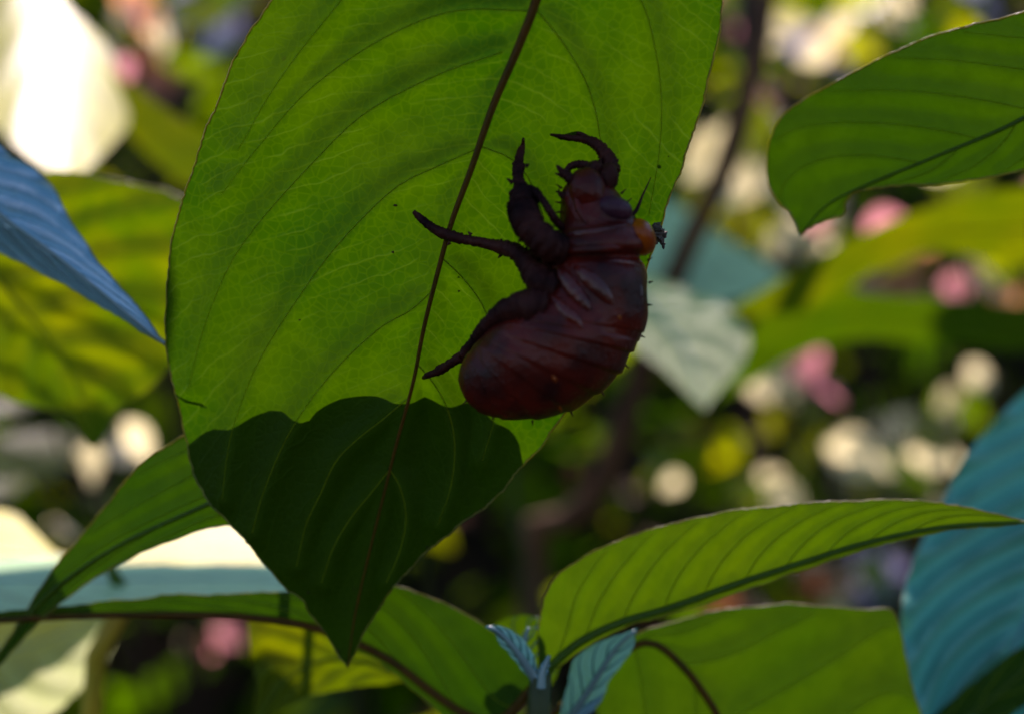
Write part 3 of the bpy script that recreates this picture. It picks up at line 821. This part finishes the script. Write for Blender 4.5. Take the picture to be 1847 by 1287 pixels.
shrub((-0.42, 0.80, 0), 1.25, 34, 0.13, 'tall leafy shrub in shade beyond the bleached leaf', ['green', 'lime', 'gold'], 1)
shrub((-0.12, 0.95, 0), 1.05, 26, 0.13, 'dark shrub whose leaves show below the yellow drip-tipped leaf', ['green', 'lime'], 2)
shrub((0.16, 1.05, 0), 1.15, 30, 0.13, 'dark shrub standing behind the folded bud of the shoot', ['green', 'lime', 'lime'], 3)
shrub((0.42, 0.95, 0), 1.30, 36, 0.12, 'shrub with mixed bright and dark leaves under the bitten leaf', ['lime', 'lime', 'gold'], 4)
shrub((0.58, 1.25, 0), 1.55, 44, 0.12, 'tall shrub with flecks of sun behind the bitten leaf', ['lime', 'gold', 'gold', 'lime'], 5)
shrub((-0.60, 1.30, 0), 1.60, 40, 0.13, 'tall shrub in deep shade beside the waxy narrow leaf', ['green', 'lime', 'gold'], 6)


def withered(loc, label, spots, seed):
    """shrub holding withered leaves that the sun shines through, lilac ones coloured in for sky and sheen; spots: (px, py, d, length px, colour, turn)"""
    r = np.random.default_rng(seed)
    t = root('withered_shrub', loc, label, 'shrub', 'shrubs with withered leaves')
    b = wloc(t)
    crown = np.mean([P(x, y, d) for x, y, d, *_ in spots], axis=0)
    fork = b * 0.35 + crown * 0.65 + np.array([0, 0.12, -0.1])
    tube('stem', [b, b * 0.6 + fork * 0.4 + np.array([0.02, 0.02, 0]), fork], (0.007, 0.004), M['stem_brown'], t)
    more = []
    for x, y, d, ln, col, turn in spots:
        for k in range(3):
            more.append((x + r.normal() * ln * 0.30, y + r.normal() * ln * 0.30, d + r.uniform(-.05, .12), ln * r.uniform(0.55, 1.05), col if k == 0 or r.random() < 0.45 else ('yellow', 'lime', 'cream', 'gold')[r.integers(4)], turn + r.normal() * 35))
    for x, y, d, ln, col, turn in more:
        w = SENSOR / LENS * d / PXW
        L_ = ln * w
        a = RAD(turn)
        ax = np.array([math.cos(a), r.uniform(-0.3, 0.3), -math.sin(a)]); ax /= np.linalg.norm(ax)
        nr = np.array([r.normal() * .8, 1.0, r.normal() * 0.8]); nr -= ax * (nr @ ax); nr /= np.linalg.norm(nr)
        sd = np.cross(nr, ax)
        p = P(x, y, d) - ax * L_ * 0.5
        o = bpy.data.objects.new('leaf', shared[col]); COL.objects.link(o); o.parent = t
        from mathutils import Matrix
        o.location = p - b
        o.rotation_euler = Matrix((ax, sd, nr)).transposed().to_euler()
        o.scale = (L_, L_ * r.uniform(0.9, 1.5), L_)
        tube('twig', [fork, (fork + p) / 2 + np.array([0, 0.05, 0.02]), p], (0.0018, 0.0007), M['stem_brown'], t, n=12, ns=6)
    return t

withered((0.62, 1.02, 0), 'shrub with withered pink and cream leaves above the bitten leaf', [
    (1330, 25, .8, 80, 'pinkdry', 70), (1415, 30, .9, 90, 'cream', 20), (1470, 95, .85, 80, 'peach', 110), (1540, 15, .9, 90, 'cream', 160), (1500, 50, 1.0, 120, 'lilac', 5),
    (1760, 12, .85, 80, 'lilac', 60), (1640, 20, .9, 70, 'cream', 10), (1392, 215, .9, 55, 'pinkdry', 80), (1385, 175, .95, 50, 'peach', 60), (1335, 240, .75, 160, 'cream', 115),
    (1270, 330, .7, 130, 'cream', 110), (1320, 360, .8, 110, 'yellow', 120), (1420, 330, .8, 120, 'cream', 100), (1450, 470, .8, 110, 'cream', 60)], 21)
withered((0.55, 0.92, 0), 'shrub with withered pink leaves seen between the two wide level yellow-green leaves', [
    (1545, 385, .75, 90, 'pinkdry', 60), (1500, 410, .8, 80, 'pinkdry', 20), (1700, 340, .7, 150, 'cream', 165), (1810, 410, .75, 150, 'pinkdry', 10), (1560, 505, .75, 90, 'pinkdry', 0),
    (1620, 485, .75, 120, 'peach', 130), (1690, 510, .8, 90, 'pinkdry', 100), (1780, 495, .8, 120, 'cream', 10), (1830, 540, .8, 80, 'peach', 40),
    (1455, 660, .75, 90, 'pinkdry', 60), (1480, 720, .7, 90, 'pinkdry', 50), (1420, 690, .75, 110, 'cream', 30)], 22)
withered((0.40, 0.98, 0), 'shrub with yellow and cream leaves above the long arching leaf', [
    (1650, 780, .7, 150, 'yellow', 35), (1690, 810, .7, 110, 'cream', 30), (1745, 700, .75, 60, 'cream', 60), (1610, 845, .85, 60, 'yellow', 20), (1430, 870, .85, 90, 'yellow', 160),
    (1380, 890, .8, 80, 'cream', 20), (1330, 905, .9, 60, 'cream', 50), (1175, 845, .8, 70, 'cream', 100), (1560, 840, .8, 50, 'yellow', 0),
    (1080, 800, .8, 60, 'yellow', 60), (1600, 1010, .7, 150, 'lilac', 170), (1530, 1040, .7, 120, 'cream', 100), (1460, 1060, .75, 100, 'brown', 0), (1320, 1100, .75, 120, 'brown', 10)], 23)
withered((-0.34, 0.95, 0), 'shrub with a few pink leaves and lilac sky-tinted ones beside the bleached leaf', [
    (225, 20, .6, 70, 'pinkdry', 80), (215, 85, .6, 80, 'pinkdry', 95), (262, 5, .7, 80, 'peach', 20), (345, 5, .8, 90, 'lilac', 10), (420, 60, .8, 130, 'lilac', 120), (290, 100, .8, 90, 'yellow', 70),
    (250, 110, .65, 120, 'brown', 95), (888, 1228, .8, 46, 'peach', 40), (240, 830, .5, 90, 'cream', 60), (110, 960, .5, 50, 'cream', 30), (60, 770, .4, 170, 'yellow', 170), (370, 1170, .8, 70, 'brown', 90), (430, 1150, .8, 60, 'pinkdry', 60)], 24)


def shade(plant, px, py, d, size, up=0.24, mat='green', yaw=0.0, off=(0, 0)):
    """unseen leaf and stem added above the frame to block the sun from a lower leaf"""
    q = P(px, py, d) + np.array(SUN_DIR) * up + np.array([off[0], 0, off[1]])
    n = np.array(SUN_DIR); ax = np.array([math.cos(yaw), math.sin(yaw), 0]); ax -= n * (ax @ n); ax /= np.linalg.norm(ax)
    sd = np.cross(n, ax)
    from mathutils import Matrix
    o = bpy.data.objects.new('leaf', shared[mat]); COL.objects.link(o); o.parent = plant
    p = q - ax * size * 0.5
    o.location = p - wloc(plant)
    o.rotation_euler = Matrix((ax, sd, n)).transposed().to_euler()
    o.scale = (size, size * 1.3, size)
    foot = wloc(plant)
    tube('stem', [foot, foot + np.array([0, 0, 0.9]), (p + foot + np.array([0, 0, 1.3])) / 2, p], (0.003, 0.0012, 0.0006), M['stem_brown'], plant)

shade(plantD, 90, 430, .145, 0.044, 0.16, yaw=2.4)  # added out-of-frame blockers, each on the sun ray to its target leaf
shade(plantR, 1850, 820, .185, 0.060, 0.24, yaw=1.5)
shade(plantR, 1800, 950, .185, 0.042, 0.25, yaw=1.4)
for kx in (470, 330, 190, 50):
    shade(plantK, kx, 1062, .188, 0.034, 0.24, yaw=2.9)
shade(plantT, 1830, 585, .35, 0.050, 0.40, yaw=0.1)
shade(plantU, 1230, 420, .445, 0.075, 0.40, yaw=0.2)

# ------------------------------------------------------------------ the cicada shell
def shell_mat(name, c1, c2, rough=0.33, trans=(0.05, 0.008, 0.001), spec=0.5):
    m, nt = nt_of(name)
    L = nt.links.new
    out = N(nt, 'ShaderNodeOutputMaterial')
    tc = N(nt, 'ShaderNodeTexCoord')
    n1 = N(nt, 'ShaderNodeTexNoise'); n1.inputs['Scale'].default_value = 260.0; n1.inputs['Detail'].default_value = 5.0
    n2 = N(nt, 'ShaderNodeTexNoise'); n2.inputs['Scale'].default_value = 1800.0; n2.inputs['Detail'].default_value = 3.0
    for n in (n1, n2): L(tc.outputs['Object'], n.inputs['Vector'])
    c = mixc(nt, ramp(nt, n1.outputs[0], 0.36, 0.66), c1, c2)
    c = mixc(nt, mathn(nt, 'MULTIPLY', ramp(nt, n2.outputs[0], 0.56, 0.7), 0.3), c, (0.02, 0.013, 0.012))   # dried mud film
    pb = N(nt, 'ShaderNodeBsdfPrincipled'); L(c, pb.inputs['Base Color'])
    L(ramp(nt, n1.outputs[0], 0.3, 0.7, rough * 0.8, rough * 1.4), pb.inputs['Roughness'])
    pb.inputs['Specular IOR Level'].default_value = spec
    bmp = N(nt, 'ShaderNodeBump'); bmp.inputs['Strength'].default_value = 0.8; bmp.inputs['Distance'].default_value = 0.0005
    h = mathn(nt, 'ADD', n1.outputs[0], mathn(nt, 'MULTIPLY', n2.outputs[0], 0.35))
    L(h, bmp.inputs['Height']); L(bmp.outputs[0], pb.inputs['Normal'])
    tr = N(nt, 'ShaderNodeBsdfTranslucent'); tr.inputs[0].default_value = (*trans, 1)
    add = N(nt, 'ShaderNodeAddShader'); L(pb.outputs[0], add.inputs[0]); L(tr.outputs[0], add.inputs[1])
    L(add.outputs[0], out.inputs[0])
    return m
M['shell'] = shell_mat('shell_brown', (0.072, 0.0060, 0.0030), (0.014, 0.0015, 0.0018), 0.34, (0.045, 0.006, 0.0), spec=0.16)
M['shell_gloss'] = shell_mat('shell_gloss', (0.075, 0.007, 0.004), (0.022, 0.002, 0.002), 0.28, (0.05, 0.006, 0.0), 0.34)
M['shell_leg'] = shell_mat('shell_leg', (0.040, 0.011, 0.009), (0.008, 0.0022, 0.003), 0.5, (0.012, 0.002, 0.0), 0.06)
M['shell_amber'] = shell_mat('shell_amber', (0.17, 0.045, 0.001), (0.09, 0.014, 0.001), 0.32, (0.40, 0.14, 0.001), 0.2)
M['shell_eye'] = shell_mat('shell_eye', (0.045, 0.014, 0.026), (0.024, 0.007, 0.015), 0.4, (0.003, 0.001, 0.001), 0.15)
M['dry'] = plain_mat('dry_crumb', (0.10, 0.075, 0.055), (0.03, 0.02, 0.018), 0.8, 900, 0.3, 0.8, 0.0004)

DC = 0.1215          # distance of the shell's long axis
shell = root('cicada_shell', P(1050, 560, DC), 'empty dark reddish-brown cicada shell clinging to the big backlit leaf', 'cicada shell')
# (ventral point, dorsal point, depth factor) along the body, head to tail
SEC = [((1048, 312), (1075, 314), .8), ((1030, 322), (1090, 322), .8), ((1014, 345), (1110, 343), .85), ((1011, 372), (1128, 368), .9),
       ((1010, 398), (1143, 388), .9), ((1008, 415), (1150, 402), .88), ((1000, 428), (1162, 412), .92), ((988, 447), (1174, 430), .95),
       ((984, 460), (1172, 450), .95), ((984, 470), (1155, 464), .88), ((978, 480), (1160, 476), .92), ((968, 505), (1170, 500), .95), ((950, 535), (1169, 545), .95),
       ((922, 556), (1163, 580), .95), ((902, 572), (1150, 617), .95), ((888, 585), (1134, 648), .96), ((877, 597), (1110, 682), .97),
       ((867, 608), (1075, 714), .97), ((858, 618), (1030, 740), .97), ((851, 627), (975, 754), .97), ((845, 634), (920, 757), .97),
       ((840, 641), (878, 748), .95), ((836, 648), (848, 730), .9), ((832, 656), (832, 704), .85), ((829, 666), (826, 684), .7)]
nsec = 330
iv = catmull([s[0] for s in SEC], 2000); od = catmull([s[1] for s in SEC], 2000)


def by_index(pts, n):
    """resample so that paired control points stay paired"""
    p = np.asarray(pts, float)
    t = np.linspace(0, len(p) - 1, n)
    out = []
    for q in t:
        i = min(int(q), len(p) - 2); f = q - i
        p0, p1, p2, p3 = p[max(i - 1, 0)], p[i], p[i + 1], p[min(i + 2, len(p) - 1)]
        out.append(0.5 * (2 * p1 + (p2 - p0) * f + (2 * p0 - 5 * p1 + 4 * p2 - p3) * f * f + (3 * p1 - p0 - 3 * p2 + p3) * f ** 3))
    return np.array(out)
iv = by_index([s[0] for s in SEC], nsec)
od = by_index([s[1] for s in SEC], nsec)
kf = by_index([(s[2], 0) for s in SEC], nsec)[:, 0]
ns = 72
BV = []
S = np.linspace(0, len(SEC) - 1, nsec)
for i in range(nsec):
    c = (iv[i] + od[i]) / 2
    half = (od[i] - iv[i]) / 2
    rpx = np.linalg.norm(half)
    w = SENSOR / LENS * DC / PXW
    s = S[i]
    for k in range(ns):
        th = 2 * math.pi * k / ns
        f = 1.0
        if s > 13.5:                                   # belly rings overlap like roof tiles
            ph = (s - 13.5) / 1.15
            fr = ph - math.floor(ph)
            f *= 1.0 + 0.052 * (fr - 0.5) * min(1.0, (1 - fr) * 9) * max(0.0, 0.5 + 0.5 * math.cos(th)) * min(1, (24 - s) / 2 + 0.2)
        if 10 < s < 14:                                # wing-pad swellings on the flanks
            f *= 1 + 0.03 * math.sin(3.2 * th + s * 1.5)
        if 3 < s < 6:                                  # ridged face
            f *= 1 + 0.02 * math.sin(6 * th + 2 * s)
        f *= 1 + 0.006 * math.sin(7 * th + 2 * s) * math.sin(1.7 * s) + 0.008 * math.sin(2.3 * s + 3 * math.cos(th))
        q = c + half * math.cos(th) * f
        z = -math.sin(th) * rpx * kf[i] * w * f
        dep = DC + z
        # keep the outline where the photo has it: slide along the body's own plane
        p0 = P(q[0], q[1], DC)
        BV.append(np.array([p0[0], dep, p0[2]]))
BF = []
for i in range(nsec - 1):
    for k in range(ns):
        k2 = (k + 1) % ns
        BF.append((i * ns + k, i * ns + k2, (i + 1) * ns + k2, (i + 1) * ns + k))
BF.append(tuple(range(ns - 1, -1, -1)))
BF.append(tuple((nsec - 1) * ns + k for k in range(ns)))
body = mesh_obj('body', BV, BF, M['shell'], shell)


def blob(name, px, py, dz, rx, ry, rd, rot, mat, parent, lump=0.0, seed=0):
    """ellipsoid shaped in pixels: rx, ry, rd radii, rot in degrees; dz metres towards the camera"""
    w = SENSOR / LENS * DC / PXW
    c = P(px, py, DC); c[1] -= dz
    r = np.random.default_rng(seed)
    a = RAD(rot)
    V, F = [], []
    nu, nv = 18, 24
    for i in range(nu + 1):
        ph = math.pi * i / nu
        for k in range(nv):
            th = 2 * math.pi * k / nv
            l = 1 + lump * math.sin(3 * th + 2 * ph + seed) * math.sin(2 * ph)
            x, y, z = rx * math.sin(ph) * math.cos(th) * l, ry * math.cos(ph) * l, rd * math.sin(ph) * math.sin(th) * l
            X = x * math.cos(a) - y * math.sin(a); Y = x * math.sin(a) + y * math.cos(a)
            V.append(c + w * np.array([X, z, -Y]))
    for i in range(nu):
        for k in range(nv):
            k2 = (k + 1) % nv
            F.append((i * nv + k, (i + 1) * nv + k, (i + 1) * nv + k2, i * nv + k2))
    return mesh_obj(name, V, F, mat, parent)


wpx = SENSOR / LENS * DC / PXW
blob('eye', 1104, 382, 0.0021, 34, 23, 30, 14, M['shell_eye'], shell)
blob('eye', 1104, 380, -0.0024, 30, 22, 28, 14, M['shell_eye'], shell)
blob('joint', 1096, 322, 0.0006, 19, 26, 20, 10, M['shell_leg'], shell, 0.12, 4)
blob('joint', 1072, 306, 0.0008, 15, 13, 15, 0, M['shell_leg'], shell, 0.15, 5)
blob('face', 1058, 350, 0.0012, 34, 44, 38, -8, M['shell'], shell, 0.05, 2)
blob('collar', 1152, 430, 0.0008, 27, 34, 52, -25, M['shell_amber'], shell, 0.05, 1)


def limb(name, pts, mat='shell_leg', ns=10, bump=0.22, n=None, flat=1.0, parent=shell):
    """pts: (px, py, metres in front of the shell axis, radius in px)"""
    c = np.array([[*P(x, y, DC - dz), r * wpx] for x, y, dz, r in pts])
    cc = catmull(c, n or 9 * len(pts))
    V, F = tube_geo(cc[:, :3], 1.0, ns)
    V = V.reshape(len(cc), ns, 3)
    j = 1 + rng.normal(size=(len(cc), ns)) * bump * 0.5
    V = cc[:, None, :3] + (V - cc[:, None, :3]) * (cc[:, 3, None, None]) * j[:, :, None]
    return mesh_obj(name, V.reshape(-1, 3), F, M[mat], parent)


def leaf_dz(x, y):
    """how far the big leaf's surface is behind the shell axis (negative: behind)"""
    return DC - d_main(x, y) - 0.0002

g = leaf_dz
l1 = limb('foreleg', [(1012, 452, 0.003, 26), (985, 440, 0.004, 29), (962, 418, 0.0035, 25), (949, 396, 0.0025, 28), (944, 374, 0.0015, 27), (943, 356, 0.001, 23), (939, 340, 0.000, 15),
                      (935, 322, -0.0005, 10), (935, 303, -0.001, 12), (936, 290, -0.0014, 9), (940, 272, -0.002, 7), (943, 262, -0.0025, 4), (944, 250, g(944, 250), 2.2)])
limb('tibia', [(1022, 415, 0.001, 6), (1008, 405, 0.002, 7), (992, 382, 0.0028, 7), (978, 360, 0.0022, 7), (962, 346, 0.001, 10), (945, 342, 0.0005, 10)], parent=l1)
for x, y, ex, ey in ((925, 330, 914, 322), (930, 380, 917, 386), (966, 352, 974, 344), (934, 402, 922, 406), (948, 300, 955, 296)):
    limb('spine', [(x, y, 0.001, 5), ((x + ex) / 2, (y + ey) / 2, 0.001, 3), (ex, ey, 0.0008, 0.8)], parent=l1, ns=6, bump=0)
l2 = limb('foreleg', [(1075, 335, -0.001, 24), (1092, 325, -0.001, 21), (1101, 305, -0.0012, 17), (1097, 288, -0.0015, 15), (1086, 270, -0.002, 12), (1070, 257, -0.0025, 10), (1050, 251, -0.003, 7),
                      (1028, 249, -0.003, 6), (1010, 246, -0.003, 4.5), (993, 243, g(993, 243), 2)])
limb('claw', [(1062, 250, -0.003, 7), (1044, 240, -0.0032, 6), (1020, 234, -0.0035, 1.5)], parent=l2, ns=7, bump=0.03)
limb('spur', [(1085, 300, -0.001, 14), (1066, 300, -0.001, 9), (1048, 297, -0.001, 8), (1034, 298, -0.001, 7), (1024, 306, -0.001, 6), (1026, 318, -0.001, 7), (1038, 328, -0.001, 9)], parent=l2)
limb('spur', [(1042, 335, 0.0015, 12), (1028, 322, 0.0016, 10), (1016, 312, 0.0016, 7), (1008, 303, 0.0016, 4), (1004, 298, 0.0016, 1.5)], parent=l2)
limb('spur', [(1016, 318, 0.0016, 5), (1008, 315, 0.0016, 3), (1001, 313, 0.0016, 1)], parent=l2, ns=6)
limb('palp', [(1024, 352, 0.001, 8), (1012, 349, 0.001, 4), (1002, 345, 0.001, 1.2)], ns=6)
limb('palp', [(1024, 356, 0.001, 6), (1010, 352, 0.001, 3), (1008, 340, 0.001, 1)], ns=6)
l3 = limb('middle_leg', [(1000, 520, 0.003, 30), (978, 510, 0.003, 27), (962, 488, 0.002, 24), (944, 466, 0.001, 18), (926, 452, 0.0, 15), (905, 446, -0.001, 13), (880, 440, -0.002, 10),
                         (845, 433, -0.0028, 9.5), (815, 426, -0.0034, 10.5), (790, 417, -0.0038, 10), (772, 405, -0.0042, 8), (757, 392, -0.0045, 7), (746, 381, g(746, 381), 4)], n=100)
for x, y, ex, ey in ((905, 458, 898, 466), (850, 424, 844, 418), (812, 437, 806, 443)):
    limb('spine', [(x, y, -0.002, 4), ((x + ex) / 2, (y + ey) / 2, -0.002, 2.5), (ex, ey, -0.002, 0.8)], parent=l3, ns=6, bump=0)
l4 = limb('hind_leg', [(985, 555, 0.004, 34), (955, 552, 0.004, 30), (925, 558, 0.003, 24), (900, 568, 0.002, 18), (880, 585, 0.001, 15), (865, 603, -0.0005, 12), (850, 622, -0.002, 10), (835, 640, -0.003, 10),
                       (812, 655, -0.0045, 8.5), (795, 666, -0.006, 9.5), (782, 673, -0.0068, 7), (772, 676, -0.0075, 6), (764, 681, g(764, 681), 3.5)], n=100)
for x, y in ((902, 582), (893, 588), (885, 594)):
    limb('spine', [(x, y, 0.002, 4), (x + 3, y + 5, 0.002, 2.5), (x + 5, y + 10, 0.002, 0.8)], parent=l4, ns=6, bump=0)
limb('antenna', [(1136, 390, 0.001, 5), (1146, 382, 0.0005, 4), (1153, 368, 0.0, 3), (1158, 355, -0.001, 2.2), (1166, 338, -0.002, 1.4), (1174, 320, -0.003, 0.8)], ns=7, bump=0.02)


def on_body(x, y, lift=0.0):
    """how far the shell's near surface lies in front of its axis at this pixel"""
    best, bi, bt = 1e9, 0, 0
    for i in range(0, nsec):
        c = (iv[i] + od[i]) / 2; h = (od[i] - iv[i]) / 2
        L2 = h @ h
        t = np.clip(((np.array([x, y]) - c) @ h) / L2, -0.98, 0.98)
        d = np.linalg.norm(c + h * t - np.array([x, y]))
        if d < best - 1e-6: best, bi, bt = d, i, t
    h = (od[bi] - iv[bi]) / 2
    return math.sqrt(1 - bt * bt) * np.linalg.norm(h) * kf[bi] * wpx + lift


def ridge(name, pts, mat='shell', ns=9, flat=1.0, sink=0.45):
    return limb(name, [(x, y, on_body(x, y) - r * wpx * sink, r) for x, y, r in pts], mat, ns, 0.02, n=30)

# folded wing pads and the raised lines of the back
ridge('wing_pad', [(1006, 482, 5), (1018, 498, 13), (1034, 522, 16), (1052, 545, 13), (1064, 560, 5)], 'shell_gloss')
ridge('wing_pad', [(1036, 482, 5), (1052, 494, 14), (1072, 514, 18), (1092, 536, 15), (1104, 552, 5)], 'shell_gloss')
ridge('back_ridge', [(1078, 478, 4), (1100, 474, 9), (1126, 474, 9), (1150, 480, 5)], 'shell_gloss')
ridge('back_ridge', [(1140, 492, 3), (1150, 520, 10), (1150, 556, 9), (1140, 590, 3)], 'shell_gloss')
ridge('back_ridge', [(984, 528, 4), (1006, 548, 11), (1030, 572, 13), (1050, 592, 5)], 'shell_gloss')
ridge('collar_ridge', [(1006, 430, 4), (1040, 424, 10), (1080, 420, 11), (1120, 412, 9), (1148, 404, 4)], 'shell_gloss')
ridge('collar_ridge', [(996, 456, 3), (1040, 452, 8), (1090, 448, 9), (1150, 444, 4)])
ridge('face_ridge', [(1036, 330, 3), (1040, 352, 7), (1046, 380, 8), (1060, 404, 4)])
ridge('face_ridge', [(1066, 328, 3), (1068, 344, 8), (1074, 360, 5)])
for x, y in ((1116, 572), (1098, 612), (1060, 680), (1000, 682), (1010, 735)):
    ridge('spiracle', [(x - 3, y - 6, 2), (x, y, 4.5), (x + 3, y + 6, 2)], 'shell_amber', sink=0.2)

for x, y, ex, ey in ((1014, 340, 1002, 332), (1012, 366, 1000, 364), (1012, 382, 999, 384), (1120, 350, 1130, 340), (1130, 366, 1140, 357), (1168, 470, 1177, 464), (1170, 510, 1179, 507),
                     (1168, 550, 1177, 550), (1155, 605, 1164, 609), (1128, 658, 1136, 665), (1085, 706, 1091, 715), (1030, 742, 1034, 752), (960, 757, 961, 767), (890, 750, 887, 760), (842, 722, 834, 729)):
    limb('bristle', [(x, y, 0.0005, 2.6), ((x + ex) / 2, (y + ey) / 2, 0.0005, 1.6), (ex, ey, 0.0004, 0.5)], ns=5, bump=0, n=6)

# dry crumb stuck to the big leaf's rim beside the shell
cr = root('dry_crumb', P(1184, 425, d_main(1184, 425) - 0.001), 'small grey crumb of dry bark stuck on the leaf rim beside the shell', 'crumb')
for name, pts in (('flake', [(1172, 442, 3), (1178, 434, 8), (1186, 425, 10), (1188, 412, 8), (1184, 402, 3)]),
                  ('flake', [(1182, 428, 4), (1192, 432, 7), (1196, 442, 4), (1197, 450, 1)]),
                  ('flake', [(1178, 404, 4), (1186, 412, 7), (1196, 420, 6), (1200, 430, 2)])):
    c = np.array([[*P(x, y, d_main(1184, 425) - 0.0008), r * wpx] for x, y, r in pts])
    cc = catmull(c, 16)
    V, F = tube_geo(cc[:, :3], 1.0, 7)
    V = V.reshape(16, 7, 3)
    V = cc[:, None, :3] + (V - cc[:, None, :3]) * cc[:, 3, None, None] * (1 + rng.normal(size=(16, 7)) * 0.28)[:, :, None]
    mesh_obj(name, V.reshape(-1, 3), F, M['dry'], cr, smooth=False)

for o in bpy.data.objects:
    if '_base' in o: del o['_base']
